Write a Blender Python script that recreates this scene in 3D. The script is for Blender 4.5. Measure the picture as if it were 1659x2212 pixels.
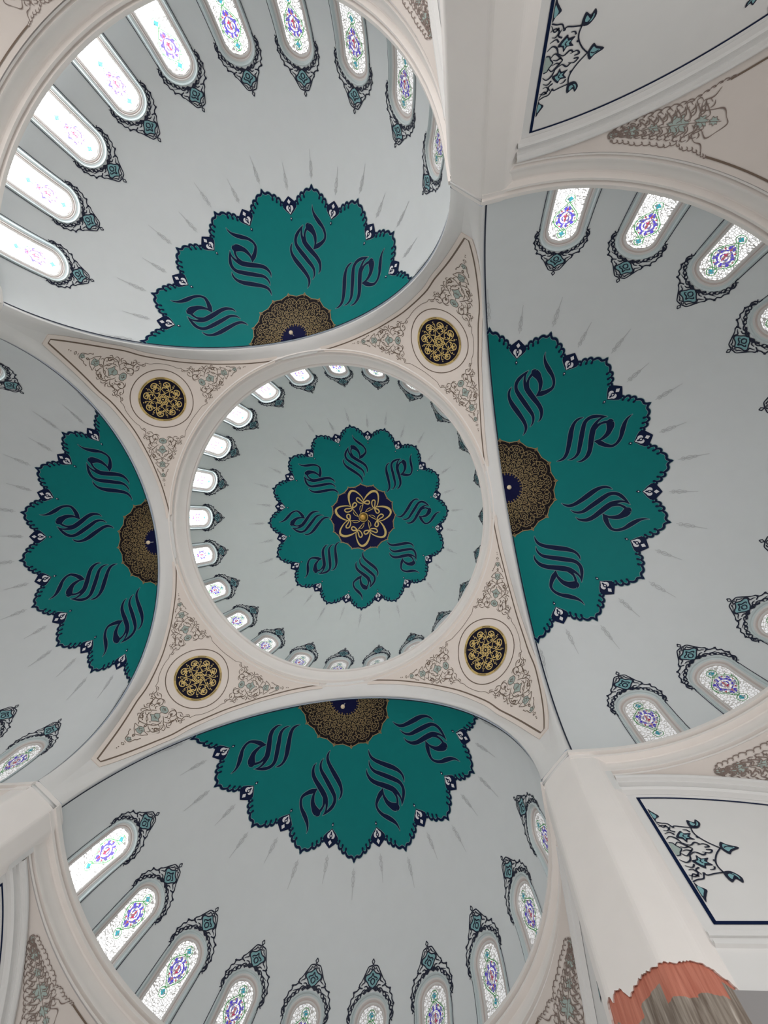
import bpy, bmesh, math, random
from mathutils import Vector, Matrix
from mathutils.geometry import tessellate_polygon, delaunay_2d_cdt

random.seed(4)
PI = math.pi
rad = math.radians
SC = bpy.context.scene
COL = SC.collection
for o in list(bpy.data.objects):
    bpy.data.objects.remove(o)

# ------------------------------------------------------------------ camera
S = 5.0            # metres per drawing unit (half span of the hall = 1 unit)
EYE = 1.5          # eye height above the floor, metres
PX, PY = 0.8627, 0.1335
F_PX = 1004.78
WX, WY, WZ = -0.0127, 0.1715, -0.1464


def axis_rot(w):
    v = Vector(w)
    return Matrix.Rotation(v.length, 3, v.normalized()) if v.length > 1e-9 else Matrix.Identity(3)


R3 = axis_rot((WX, WY, 0)) @ axis_rot((0, 0, WZ))      # rows: image right, image down, forward
cam_data = bpy.data.cameras.new('camera')
cam = bpy.data.objects.new('camera', cam_data)
COL.objects.link(cam)
M = Matrix.Identity(4)
for i in range(3):
    M[i][0] = R3[0][i]
    M[i][1] = -R3[1][i]
    M[i][2] = -R3[2][i]
M.translation = Vector((PX * S, PY * S, EYE))
cam.matrix_world = M
cam_data.sensor_fit = 'HORIZONTAL'
cam_data.sensor_width = 36.0
cam_data.lens = F_PX / 1659.0 * 36.0
cam_data.clip_start = 0.05
cam_data.clip_end = 200
SC.camera = cam

# ------------------------------------------------------------------ light
SC.view_settings.view_transform = 'Standard'
SC.view_settings.look = 'None'
SC.view_settings.gamma = 1.0
SC.view_settings.use_curve_mapping = False
SC.view_settings.exposure = 0.1
world = bpy.data.worlds.new('world')
SC.world = world
world.use_nodes = True
world.node_tree.nodes['Background'].inputs[0].default_value = (0.75, 0.85, 1.0, 1)
world.node_tree.nodes['Background'].inputs[1].default_value = 0.3


def area_light(name, loc, target, sx, sy, watts, col):
    l = bpy.data.lights.new(name, 'AREA')
    l.shape = 'RECTANGLE'
    l.size, l.size_y = sx, sy
    l.energy = watts
    l.color = col
    o = bpy.data.objects.new(name, l)
    COL.objects.link(o)
    o.location = loc
    o.rotation_euler = (Vector(target) - Vector(loc)).to_track_quat('-Z', 'Y').to_euler()
    return o


# area lamps added at the unseen end-wall windows to light the hall, tuned per bay
WIN_W, WIN_Z0, WIN_Z1 = 1.5, 0.6, 4.6
BAY_WATTS = {'right': 340, 'bottom': 190, 'left': 90, 'top': 930}
DIRS = {'right': 0.0, 'bottom': PI / 2, 'left': PI, 'top': -PI / 2}
for nm, a in DIRS.items():
    c, s = math.cos(a), math.sin(a)
    d = 2.19 * S
    area_light('added_light_' + nm, (d * c, d * s, 3.0), (0.0, 0.0, 4.6), 8.2, 4.2, BAY_WATTS[nm], (1.0, 0.98, 0.965))

# ------------------------------------------------------------------ materials


def new_mat(name):
    m = bpy.data.materials.new(name)
    m.use_nodes = True
    return m, m.node_tree.nodes, m.node_tree.links


def paint_mat(name, col, rough=0.6, var=0.03, scale=3.0, spec=0.3, metallic=0.0, bump=0.0):
    m, n, l = new_mat(name)
    b = n['Principled BSDF']
    b.inputs['Roughness'].default_value = rough
    b.inputs['Metallic'].default_value = metallic
    b.inputs['Specular IOR Level'].default_value = spec
    tc = n.new('ShaderNodeTexCoord')
    nz = n.new('ShaderNodeTexNoise')
    nz.inputs['Scale'].default_value = scale
    nz.inputs['Detail'].default_value = 4
    l.new(tc.outputs['Object'], nz.inputs['Vector'])
    mx = n.new('ShaderNodeMix')
    mx.data_type = 'RGBA'
    mx.inputs[6].default_value = tuple(c * (1 - var) for c in col) + (1,)
    mx.inputs[7].default_value = tuple(min(1, c * (1 + var)) for c in col) + (1,)
    l.new(nz.outputs['Fac'], mx.inputs[0])
    l.new(mx.outputs[2], b.inputs['Base Color'])
    if bump:
        bp = n.new('ShaderNodeBump')
        bp.inputs['Strength'].default_value = bump
        bp.inputs['Distance'].default_value = 0.02
        l.new(nz.outputs['Fac'], bp.inputs['Height'])
        l.new(bp.outputs[0], b.inputs['Normal'])
    return m


M_DOME = paint_mat('dome_plaster', (0.685, 0.712, 0.722), 0.55)
M_CDOME = paint_mat('central_dome_plaster', (0.66, 0.70, 0.69), 0.55)
M_WHITE = paint_mat('white_plaster', (0.74, 0.735, 0.725), 0.5)
M_CORN = paint_mat('cornice_plaster', (0.86, 0.815, 0.78), 0.45)
M_CREAM = paint_mat('cream_plaster', (0.78, 0.70, 0.64), 0.6)
M_LOWPEN = paint_mat('lower_pendentive_plaster', (0.66, 0.605, 0.565), 0.6)
M_PIER = paint_mat('pier_plaster', (0.85, 0.81, 0.78), 0.38)
M_TEAL = paint_mat('teal_paint', (0.004, 0.188, 0.186), 0.55, 0.05, spec=0.12)
M_NAVY = paint_mat('navy_paint', (0.003, 0.010, 0.045), 0.5, spec=0.12)
M_INK = paint_mat('dark_ink_paint', (0.012, 0.015, 0.035), 0.5)
M_EDGE = paint_mat('pale_edge_paint', (0.15, 0.28, 0.29), 0.5)
M_WPAINT = paint_mat('white_paint', (0.72, 0.72, 0.75), 0.5)
M_BLUE = paint_mat('deep_blue_paint', (0.006, 0.007, 0.048), 0.55, spec=0.1)
M_BLACK = paint_mat('black_brown_paint', (0.010, 0.007, 0.009), 0.55, spec=0.12)
M_GOLD = paint_mat('gold_paint', (0.64, 0.47, 0.17), 0.4, 0.08, 6.0)
M_GOLDLINE = paint_mat('gold_line_paint', (0.31, 0.225, 0.105), 0.4, 0.08, 6.0)
M_BALL = paint_mat('gilt_metal', (0.62, 0.36, 0.09), 0.3, 0.1, 8.0, metallic=0.7)
M_BULB = paint_mat('pale_bulb', (0.75, 0.62, 0.45), 0.3)
M_BROWN = paint_mat('brown_line_paint', (0.16, 0.115, 0.085), 0.5)
M_TAUPE = paint_mat('taupe_line_paint', (0.20, 0.15, 0.13), 0.5)
M_TEALPALE = paint_mat('pale_teal_paint', (0.22, 0.43, 0.46), 0.5)
M_SAGE = paint_mat('sage_paint', (0.36, 0.44, 0.41), 0.5)
M_GREY = paint_mat('faint_grey_paint', (0.52, 0.535, 0.545), 0.6)
M_BEAD = paint_mat('pale_blue_moulding', (0.55, 0.62, 0.63), 0.45)
M_REVEAL = paint_mat('window_reveal', (0.64, 0.62, 0.605), 0.45)
M_TAN = paint_mat('pinkish_fillet', (0.53, 0.46, 0.435), 0.5)
M_FLOOR = paint_mat('floor_carpet', (0.58, 0.55, 0.52), 0.9)
M_DADO = paint_mat('grey_dado', (0.30, 0.29, 0.29), 0.7)


def brick_mat():
    m, n, l = new_mat('exposed_clay_block')
    b = n['Principled BSDF']
    b.inputs['Roughness'].default_value = 0.9
    geo = n.new('ShaderNodeTexCoord')
    sep = n.new('ShaderNodeSeparateXYZ')
    l.new(geo.outputs['UV'], sep.inputs[0])

    def math_n(op, a, bb=None, clamp=False):
        q = n.new('ShaderNodeMath')
        q.operation = op
        q.use_clamp = clamp
        for i, v in enumerate((a, bb)):
            if v is None:
                continue
            if isinstance(v, (int, float)):
                q.inputs[i].default_value = v
            else:
                l.new(v, q.inputs[i])
        return q.outputs[0]
    u, v = sep.outputs[0], sep.outputs[1]
    cell = math_n('FLOOR', math_n('DIVIDE', u, 0.27))
    wn = n.new('ShaderNodeTexWhiteNoise')
    wn.noise_dimensions = '1D'
    l.new(cell, wn.inputs['W'])
    nz = n.new('ShaderNodeTexNoise')
    nz.inputs['Scale'].default_value = 9.0
    nz.inputs['Detail'].default_value = 6
    l.new(geo.outputs['UV'], nz.inputs['Vector'])
    thr = math_n('ADD', math_n('MULTIPLY', wn.outputs['Value'], 0.22), math_n('MULTIPLY', nz.outputs['Fac'], 0.10))
    thr = math_n('ADD', thr, 0.06)
    isor = math_n('LESS_THAN', v, thr)             # v: metres below the plaster edge
    mp = n.new('ShaderNodeMapping')
    mp.inputs['Scale'].default_value = (26, 1.6, 1)
    l.new(geo.outputs['UV'], mp.inputs['Vector'])
    st = n.new('ShaderNodeTexNoise')
    st.inputs['Scale'].default_value = 1.0
    st.inputs['Detail'].default_value = 5
    st.inputs['Distortion'].default_value = 0.6
    l.new(mp.outputs[0], st.inputs['Vector'])
    r1 = n.new('ShaderNodeValToRGB')
    r1.color_ramp.elements[0].position = 0.34
    r1.color_ramp.elements[0].color = (0.15, 0.115, 0.09, 1)
    r1.color_ramp.elements[1].position = 0.62
    r1.color_ramp.elements[1].color = (0.33, 0.285, 0.24, 1)
    e = r1.color_ramp.elements.new(0.76)
    e.color = (0.55, 0.50, 0.44, 1)
    l.new(st.outputs['Fac'], r1.inputs[0])
    r2 = n.new('ShaderNodeValToRGB')
    r2.color_ramp.elements[0].position = 0.3
    r2.color_ramp.elements[0].color = (0.43, 0.13, 0.085, 1)
    r2.color_ramp.elements[1].position = 0.75
    r2.color_ramp.elements[1].color = (0.60, 0.23, 0.16, 1)
    l.new(st.outputs['Fac'], r2.inputs[0])
    mx = n.new('ShaderNodeMix')
    mx.data_type = 'RGBA'
    l.new(isor, mx.inputs[0])
    l.new(r1.outputs[0], mx.inputs[6])
    l.new(r2.outputs[0], mx.inputs[7])
    l.new(mx.outputs[2], b.inputs['Base Color'])
    bp = n.new('ShaderNodeBump')
    bp.inputs['Strength'].default_value = 0.6
    bp.inputs['Distance'].default_value = 0.03
    l.new(st.outputs['Fac'], bp.inputs['Height'])
    l.new(bp.outputs[0], b.inputs['Normal'])
    return m


M_BRICK = brick_mat()


def lit_glass(name, col, uv, scale, lo, hi):
    """daylit coloured glass behind a cream plaster tracery; the daylight's strength comes from the object's colour"""
    m, n, l = new_mat(name)
    for x in list(n):
        n.remove(x)
    out = n.new('ShaderNodeOutputMaterial')
    em = n.new('ShaderNodeEmission')
    em.inputs[0].default_value = col + (1,)
    df = n.new('ShaderNodeBsdfDiffuse')
    df.inputs[0].default_value = (0.60, 0.575, 0.55, 1)
    mix = n.new('ShaderNodeMixShader')
    tc = n.new('ShaderNodeTexCoord')
    vo = n.new('ShaderNodeTexVoronoi')
    vo.feature = 'DISTANCE_TO_EDGE'
    vo.inputs['Scale'].default_value = scale
    vo.inputs['Randomness'].default_value = 0.75
    l.new(tc.outputs[uv], vo.inputs['Vector'])
    mr = n.new('ShaderNodeMapRange')
    mr.inputs['From Min'].default_value = lo
    mr.inputs['From Max'].default_value = hi
    mr.inputs['To Min'].default_value = 0.06         # tracery glows slightly, standing in for bloom around the bright panes
    l.new(vo.outputs['Distance'], mr.inputs['Value'])
    oi = n.new('ShaderNodeObjectInfo')
    sp = n.new('ShaderNodeSeparateColor')
    l.new(oi.outputs['Color'], sp.inputs[0])
    mul = n.new('ShaderNodeMath')
    mul.operation = 'MULTIPLY'
    mul.inputs[1].default_value = 10.0
    l.new(sp.outputs[0], mul.inputs[0])
    l.new(mul.outputs[0], em.inputs[1])
    l.new(mr.outputs[0], mix.inputs[0])
    l.new(df.outputs[0], mix.inputs[1])
    l.new(em.outputs[0], mix.inputs[2])
    l.new(mix.outputs[0], out.inputs[0])
    return m


M_GLASS = lit_glass('leaded_glass', (1.0, 1.0, 1.0), 'UV', 1.6, 0.038, 0.095)
M_TINT = [lit_glass('green_glass', (0.06, 0.25, 0.08), 'Object', 16.0, 0.03, 0.07), lit_glass('violet_glass', (0.085, 0.06, 0.46), 'Object', 16.0, 0.05, 0.10),
          lit_glass('red_glass', (0.40, 0.045, 0.09), 'Object', 16.0, 0.05, 0.10), lit_glass('turquoise_glass', (0.035, 0.28, 0.34), 'Object', 16.0, 0.05, 0.10)]

# ------------------------------------------------------------------ mesh helpers


def crom(P, n=5, closed=False):
    """Catmull-Rom through n-D points"""
    P = [tuple(p) for p in P]
    if len(P) < 3:
        return P
    out = []
    N = len(P)
    rng = N if closed else N - 1
    for i in range(rng):
        if closed:
            a, b, c, d = P[(i - 1) % N], P[i], P[(i + 1) % N], P[(i + 2) % N]
        else:
            b, c = P[i], P[i + 1]
            a = P[i - 1] if i > 0 else tuple(2 * x - y for x, y in zip(b, c))
            d = P[i + 2] if i + 2 < N else tuple(2 * x - y for x, y in zip(c, b))
        for k in range(n):
            t = k / n
            out.append(tuple(0.5 * (2 * q + (r - p) * t + (2 * p - 5 * q + 4 * r - s) * t * t + (3 * q - p - 3 * r + s) * t ** 3)
                             for p, q, r, s in zip(a, b, c, d)))
    if not closed:
        out.append(P[-1])
    return out


class MB:
    def __init__(self):
        self.v, self.f, self.mi, self.uv = [], [], [], None

    def add(self, vs, fs, mi=0):
        b = len(self.v)
        self.v += [tuple(x) for x in vs]
        for f in fs:
            self.f.append(tuple(b + i for i in f))
            self.mi.append(mi)

    def grid(self, rows, mi=0, closed=False):
        n = len(rows[0])
        vs = [p for r in rows for p in r]
        fs = []
        for i in range(len(rows) - 1):
            for j in range(n if closed else n - 1):
                k = (j + 1) % n
                fs.append((i * n + j, i * n + k, (i + 1) * n + k, (i + 1) * n + j))
        self.add(vs, fs, mi)

    def box(self, x0, y0, z0, x1, y1, z1, mi=0):
        vs = [(x, y, z) for z in (z0, z1) for y in (y0, y1) for x in (x0, x1)]
        self.add(vs, [(0, 2, 3, 1), (4, 5, 7, 6), (0, 1, 5, 4), (2, 6, 7, 3), (0, 4, 6, 2), (1, 3, 7, 5)], mi)

    def mesh(self, name, mats, smooth=True, merge=0.0, recalc=False, sharp=0):
        """drawing units (z from the eye) -> metres"""
        me = bpy.data.meshes.new(name)
        me.from_pydata([(x * S, y * S, z * S) for x, y, z in self.v], [], self.f)
        for m in mats:
            me.materials.append(m)
        for p, mi in zip(me.polygons, self.mi):
            p.material_index = mi
            p.use_smooth = smooth
        if merge or recalc:
            bm = bmesh.new()
            bm.from_mesh(me)
            if merge:
                bmesh.ops.remove_doubles(bm, verts=bm.verts, dist=merge)
            if recalc:
                bmesh.ops.recalc_face_normals(bm, faces=bm.faces)
            bm.to_mesh(me)
            bm.free()
        if sharp:
            me.set_sharp_from_angle(angle=rad(sharp))
        me.update()
        return me


def ob(name, me, parent=None, loc=(0, 0, EYE), rz=0.0):
    o = bpy.data.objects.new(name, me)
    COL.objects.link(o)
    if parent is not None:
        o.parent = parent
    else:
        o.location = loc
        o.rotation_euler = (0, 0, rz)
    return o


def tag(o, label, cat, group=None, kind=None):
    o['label'] = label
    o['category'] = cat
    if group:
        o['group'] = group
    if kind:
        o['kind'] = kind
    return o


def kids(o):
    return [c for c in bpy.data.objects if c.parent is o]


def copy_tree(o, parent=None, loc=None, rz=None):
    c = o.copy()
    COL.objects.link(c)
    c.parent = parent
    if loc is not None:
        c.location = loc
    if rz is not None:
        c.rotation_euler = (0, 0, rz)
    for ch in kids(o):
        copy_tree(ch, c)
    return c


class Paint:
    """flat painted work: ribbons and fills drawn in a 2-D chart and laid on a surface by fn(x, y, lift)"""

    def __init__(self, fn, scale=1.0):
        self.mb, self.fn, self.k = MB(), fn, scale
        self.T = lambda x, y: (x, y)
        self.flip = False
        self.wk = 1.0

    def pt(self, x, y, h):
        return self.fn(*self.T(x, y), h)

    def ribbon(self, P, mi=0, h=0.0012, n=5, closed=False, w=None):
        if w is not None:
            P = [(p[0], p[1], w) for p in P]
        Q = crom(P, n, closed) if n > 1 else [tuple(p) for p in P]
        L, Rr = [], []
        N = len(Q)
        for i, q in enumerate(Q):
            a = Q[(i - 1) % N] if (closed or i > 0) else q
            b = Q[(i + 1) % N] if (closed or i < N - 1) else q
            tx, ty = b[0] - a[0], b[1] - a[1]
            ln = math.hypot(tx, ty) or 1e-9
            nx, ny = -ty / ln, tx / ln
            hw = max(q[2], 0.0) * self.wk
            L.append(self.pt(q[0] + nx * hw, q[1] + ny * hw, h))
            Rr.append(self.pt(q[0] - nx * hw, q[1] - ny * hw, h))
        if closed:
            L.append(L[0])
            Rr.append(Rr[0])
        self.mb.grid([L, Rr], mi)

    def fill(self, P, mi=0, h=0.001, n=0, closed=True):
        Q = crom([p[:2] for p in P], n, True) if n else [tuple(p[:2]) for p in P]
        tri = tessellate_polygon([[Vector((x, y, 0)) for x, y in Q]])
        self.mb.add([self.pt(x, y, h) for x, y in Q], [tuple(t) for t in tri], mi)

    def disc(self, x, y, r, mi=0, h=0.0012, n=14):
        self.fill([(x + r * math.cos(2 * PI * i / n), y + r * math.sin(2 * PI * i / n)) for i in range(n)], mi, h)

    def ring(self, x, y, r, w, mi=0, h=0.0012, n=72):
        self.ribbon([(x + r * math.cos(2 * PI * i / n), y + r * math.sin(2 * PI * i / n), w) for i in range(n)], mi, h, 1, True)

    def star_fill(self, prof, mi, h, rings=12, r0=0.0):
        """fill between radius r0 and the polar outline prof [(angle, r)]"""
        rows = []
        for k in range(rings + 1):
            t = k / rings
            rows.append([self.pt((r0 + (r - r0) * t) * math.cos(a), (r0 + (r - r0) * t) * math.sin(a), h) for a, r in prof])
        self.mb.grid(rows, mi, True)


def rot2(a, mirror=False, dx=0.0, dy=0.0, k=1.0):
    c, s = math.cos(a) * k, math.sin(a) * k
    if mirror:
        return lambda x, y: (dx + c * x + s * y, dy + s * x - c * y)
    return lambda x, y: (dx + c * x - s * y, dy + s * x + c * y)


# ------------------------------------------------------------------ dimensions (drawing units)
C1, C2 = 1.0917, 0.9932                  # arch plane, half opening
H0, RA = 1.735, 0.9916                   # arch springing and radius
SX, SZ, SR = 1.232, 1.7223, 1.0216       # half dome: centre, base height, radius
CZ, CR = 2.944, 1.054                    # central dome
XE = 1.106                               # where the half dome meets the arch lip
S2, RT = 1.1212, 0.7737                  # half-dome rosette: centre and radius in plan
RTC, COFF = 0.7473, rad(4.54)            # central rosette radius and turn
CXC = 1.20                               # cornice / lower pendentive axis
LZ, LR = 0.352, 1.5797                   # lower pendentive sphere
WALLY, ENDX = 1.02, 2.22
FLOOR = -EYE / S


def barrel_r(x):
    t = max(0.0, (SX - x) / (SX - XE))
    return SR - 0.0246 * t * t


# ------------------------------------------------------------------ windows on a spherical shell
def arch_outline(w, thc, k, th0, n=20):
    """outline in (a, theta) degrees: up one side, round the head, down the other"""
    P = []
    m = 7
    for i in range(m):
        P.append((-w, th0 + (thc - th0) * i / m))
    for i in range(n + 1):
        t = PI - PI * i / n
        P.append((w * math.cos(t), thc - w * math.sin(t)))
    for i in range(m):
        P.append((w, thc + (th0 - thc) * (i + 1) / m))
    return P


def sph(R, a, th, az0=0.0):
    """local sphere point; a is measured in degrees of arc, th from the apex"""
    s = math.sin(rad(th))
    az = az0 + rad(a) / s
    return (R * s * math.cos(az), R * s * math.sin(az), R * math.cos(rad(th)))


WIN_SEMI = dict(R=SR, thc=75.0, k=1.0, th0=89.2)
WIN_CEN = dict(R=CR, thc=77.75, k=0.91, th0=89.5)

CREST_OUT = [(0.0, 10.55), (0.55, 10.42), (1.25, 10.25), (1.75, 9.5), (2.3, 8.5), (2.95, 7.45), (3.5, 6.8), (3.45, 6.15)]
CREST_LOW = [(2.6, 6.05), (3.45, 6.15), (4.05, 5.65), (4.85, 5.3), (4.85, 4.5), (5.45, 3.95), (5.5, 3.1), (5.95, 2.2), (5.7, 1.3), (6.0, 0.4), (5.65, -0.4), (5.15, -0.9), (5.2, -1.6)]


def window_meshes(W, tagname):
    R, thc, k, th0 = W['R'], W['thc'], W['k'], W['th0']
    # frame: stepped reveal sunk into the shell
    prof = [(5.08, -0.0005, 0), (5.02, -0.006, 0), (4.82, -0.0075, 0), (4.66, -0.004, 0), (4.6, 0.001, 0), (4.25, 0.004, 1), (3.95, 0.005, 1),
            (3.85, 0.0075, 2), (3.6, 0.008, 2), (3.5, 0.0095, 1), (3.2, 0.011, 1), (3.1, 0.0135, 2), (2.98, 0.014, 2)]
    mb = MB()
    rows = []
    for w, dr, mi in prof:
        rows.append([sph(R + dr, a, th) for a, th in arch_outline(w * k, thc, k, th0)])
    for i in range(len(rows) - 1):
        mb.grid([rows[i], rows[i + 1]], prof[i][2])
    frame = mb.mesh(tagname + '_frame', [M_BEAD, M_REVEAL, M_TAN], sharp=40)
    # glass
    mb = MB()
    uvs = []
    rows = []
    n = 26
    top = thc - 3.0 * k
    for i in range(n + 1):
        th = th0 + (top - th0) * (i / n)
        w = 3.02 * k if th >= thc else math.sqrt(max(0.0, (3.02 * k) ** 2 - (thc - th) ** 2))
        row = []
        for j in range(7):
            a = -w + 2 * w * j / 6
            row.append(sph(R + 0.0135, a, th))
            uvs.append((a / k + 20, th / k))
        rows.append(row)
    mb.grid(rows)
    glass = mb.mesh(tagname + '_glass', [M_GLASS])
    ul = glass.uv_layers.new(name='UVMap')
    for lp in glass.loops:
        ul.data[lp.index].uv = uvs[lp.vertex_index]
    # coloured flower in the glass
    fn = lambda x, y, h: sph(R + 0.0135 - h, x * k, thc - y * k)
    p = Paint(fn)
    for sx in (1, -1):
        p.T = lambda x, y, sx=sx: (sx * x, y)
        og = [(0, 0.6), (0.5, 0.0), (1.2, -0.7), (2.1, -1.7), (2.45, -2.9), (2.15, -4.3), (1.3, -5.6), (0.5, -6.6), (0, -7.4)]
        p.ribbon(og, 0, 0.002, 5, w=0.10)
        p.ribbon([(x * 0.84, -3.2 + (y + 3.2) * 0.86) for x, y in og], 0, 0.002, 5, w=0.07)
        for x, y, a in ((1.55, -0.95, 40), (2.4, -2.2, 75), (2.35, -3.9, 110), (1.5, -5.5, 130), (0.6, 0.2, 30)):
            c, q = math.cos(rad(a)), math.sin(rad(a))
            p.fill([(x, y), (x + 0.42 * c - 0.12 * q, y + 0.42 * q + 0.12 * c), (x + 0.42 * c + 0.12 * q, y + 0.42 * q - 0.12 * c)], 0, 0.0022)
        p.ribbon([(0.12, -1.55, .08), (0.75, -1.75, .2), (1.25, -2.4, .24), (1.4, -3.2, .2), (1.1, -4.1, .24), (0.6, -4.7, .18), (0.1, -4.95, .08)], 1, 0.0025, 4)
        p.fill([(1.2, -2.0), (1.55, -1.35), (1.85, -2.0), (1.6, -2.5)], 1, 0.0027, 2)
        p.fill([(1.25, -3.7), (1.9, -3.6), (1.75, -4.2), (1.2, -4.4)], 1, 0.0027, 2)
        p.fill([(0.12, -1.1), (0.55, -0.55), (0.75, -1.15), (0.4, -1.5)], 1, 0.0027, 2)
        p.fill([(0.1, -5.2), (0.6, -5.2), (0.7, -5.9), (0.15, -6.3)], 1, 0.0027, 2)
        p.ribbon([(0.2, -2.3, .07), (0.6, -2.7, .16), (0.7, -3.3, .12), (0.35, -3.9, .06)], 1, 0.0028, 3)
        p.fill([(0.85, -4.75), (1.3, -4.7), (1.15, -5.3)], 2, 0.0027)
        p.fill([(1.75, -3.05), (2.05, -2.75), (2.05, -3.3)], 2, 0.0027)
        p.fill([(0.75, -0.75), (1.15, -0.95), (0.8, -1.3)], 2, 0.0027)
    p.T = lambda x, y: (x, y)
    p.fill([(0, -2.0), (0.32, -2.7), (0.15, -3.2), (0.55, -3.7), (0.2, -3.95), (0, -4.5), (-0.2, -3.95), (-0.55, -3.7), (-0.15, -3.2), (-0.32, -2.7)], 2, 0.003)
    p.fill([(0, -4.9), (0.3, -5.3), (0.12, -5.7), (0, -6.2), (-0.12, -5.7), (-0.3, -5.3)], 2, 0.003)
    for y0 in (1.1, -8.2):
        p.fill([(0, y0 + 0.75), (0.4, y0 + 0.3), (0.75, y0), (0.4, y0 - 0.35), (0, y0 - 0.8), (-0.4, y0 - 0.35), (-0.75, y0), (-0.4, y0 + 0.3)], 3, 0.0025)
        p.ribbon([(0, y0 + 1.1), (0.9, y0 + 0.3), (0.7, y0 - 0.8), (0, y0 - 1.1), (-0.7, y0 - 0.8), (-0.9, y0 + 0.3)], 0, 0.002, 4, True, w=0.08)
    flower = p.mb.mesh(tagname + '_flower', M_TINT)
    # painted crest round the head
    fn = lambda x, y, h: sph(R - 0.0012 - h, x * k, thc - y * k)
    p = Paint(fn)
    hw = 0.14 if W is WIN_SEMI else 0.165
    p.fill([(0, 9.7), (0.45, 9.15), (0.95, 8.75), (1.7, 8.5), (1.95, 7.85), (1.3, 7.1), (0.85, 6.45), (0.35, 6.1), (0, 5.9), (-0.35, 6.1), (-0.85, 6.45), (-1.3, 7.1), (-1.95, 7.85), (-1.7, 8.5), (-0.95, 8.75), (-0.45, 9.15)], 1, 0.0)
    for sx in (1, -1):
        p.T = lambda x, y, sx=sx: (sx * x, y)
        P = CREST_OUT
        p.ribbon([(x, y, hw * (0.6 + 0.5 * abs(math.sin(i * 1.3)))) for i, (x, y) in enumerate(P)], 0, 0.0012)
        p.ribbon([(x, y, hw * (0.6 + 0.55 * abs(math.sin(i * 1.57 + 0.8)))) for i, (x, y) in enumerate(CREST_LOW)], 0, 0.0012, 4)
        # wavy leaf scrolls filling the band round the head
        n = 11
        for j in range(2):
            Q = []
            for i in range(n + 1):
                t = rad(88 - 98 * i / n)
                r = 5.55 + 0.42 * math.sin(i * 2.1 + 3.0 * j) + (0.28 if i < 4 else 0.0)
                Q.append((r * math.cos(t), r * math.sin(t), hw * (0.42 + 0.62 * abs(math.sin(i * 1.05 + 1.6 * j)))))
            p.ribbon(Q, 0, 0.0012, 4)
        for ang, r0, r1, b in ((80, 5.3, 6.0, 7), (68, 5.2, 6.1, -7), (56, 5.3, 6.3, 6), (45, 5.2, 6.0, -6), (34, 5.25, 5.95, 6), (23, 5.2, 5.9, -6), (12, 5.2, 5.85, 5), (1, 5.2, 5.8, -5)):
            Q = []
            for i in range(5):
                t = rad(ang + b * math.sin(PI * i / 4) - 3 * i * (1 if b > 0 else -1))
                r = r0 + (r1 - r0) * i / 4
                Q.append((r * math.cos(t), r * math.sin(t), hw * (0.3, 1.0, 1.15, 0.7, 0.3)[i]))
            p.ribbon(Q, 0, 0.0012, 3)
        p.fill([(3.45, 6.75), (3.85, 6.35), (3.55, 6.0), (3.2, 6.3)], 0, 0.0012)
        p.fill([(5.95, 2.6), (6.25, 2.2), (5.9, 1.8), (5.6, 2.2)], 0, 0.0012)
        p.fill([(4.85, 5.65), (5.2, 5.3), (4.85, 4.95), (4.5, 5.3)], 0, 0.0012)
        # cartouche outline and inner strap-work
        p.ribbon([(0, 9.75), (0.5, 9.2), (1.0, 8.8), (1.8, 8.55), (2.05, 7.85), (1.35, 7.05), (0.9, 6.4), (0.35, 6.05), (0, 5.8)], 0, 0.0014, 4, w=hw * 0.95)
        p.ribbon([(0, 8.9, hw), (0.35, 8.2, hw), (0.9, 8.0, hw), (1.25, 7.7, hw * .8), (0.9, 7.45, hw * .6)], 0, 0.0016, 4)
        p.ribbon([(0, 6.6, hw * .6), (0.45, 7.0, hw), (0.5, 7.5, hw), (0, 7.9, hw * .8)], 0, 0.0016, 4)
        p.ribbon([(1.7, 8.75, hw * 1.2), (2.2, 8.1, hw * 1.4), (2.1, 7.3, hw), (2.7, 6.9, hw * .7), (3.05, 6.55, hw * .3)], 0, 0.0014, 4)
        p.ribbon([(0.4, 9.6, hw * .4), (0.9, 9.9, hw * .9), (1.15, 9.4, hw * .9), (1.75, 8.9, hw * .4)], 0, 0.0014, 4)
        p.ribbon([(0.35, 5.75, hw * .5), (1.0, 5.85, hw), (1.6, 6.4, hw), (2.3, 6.3, hw * .5)], 0, 0.0014, 4)
        p.ribbon([(0, 10.3), (0.4, 9.95), (0, 9.6)], 0, 0.0014, 2, w=hw * .9)
        p.ribbon([(0, 11.85), (0.36, 11.25), (0, 10.6)], 0, 0.0014, 1, w=hw * .85)
        # fine line down the jamb
        p.ribbon([(5.25, -1.4), (5.28, -5), (5.28, thc - th0)] if W is WIN_SEMI else [(5.25, -1.0), (5.28, -4), (5.28, (thc - th0) / k)], 0, 0.001, 2, w=0.07)
    crest = p.mb.mesh(tagname + '_crest', [M_INK, M_TEALPALE])
    return frame, glass, flower, crest


MESH_SEMI = window_meshes(WIN_SEMI, 'half_dome_window')
MESH_CEN = window_meshes(WIN_CEN, 'dome_window')
WCOUNT = [0]


def daylight(psi):
    """sky brightness behind a window that faces direction psi (degrees, plan)"""
    d = abs((psi + 140 + 180) % 360 - 180)
    T = [(0, 18.0), (30, 13.0), (43, 6.0), (60, 2.0), (90, 1.15), (125, 0.68), (150, 0.64), (180, 0.72)]
    for (a, va), (b, vb) in zip(T, T[1:]):
        if d <= b:
            return va + (vb - va) * (d - a) / (b - a)
    return T[-1][1]


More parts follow.
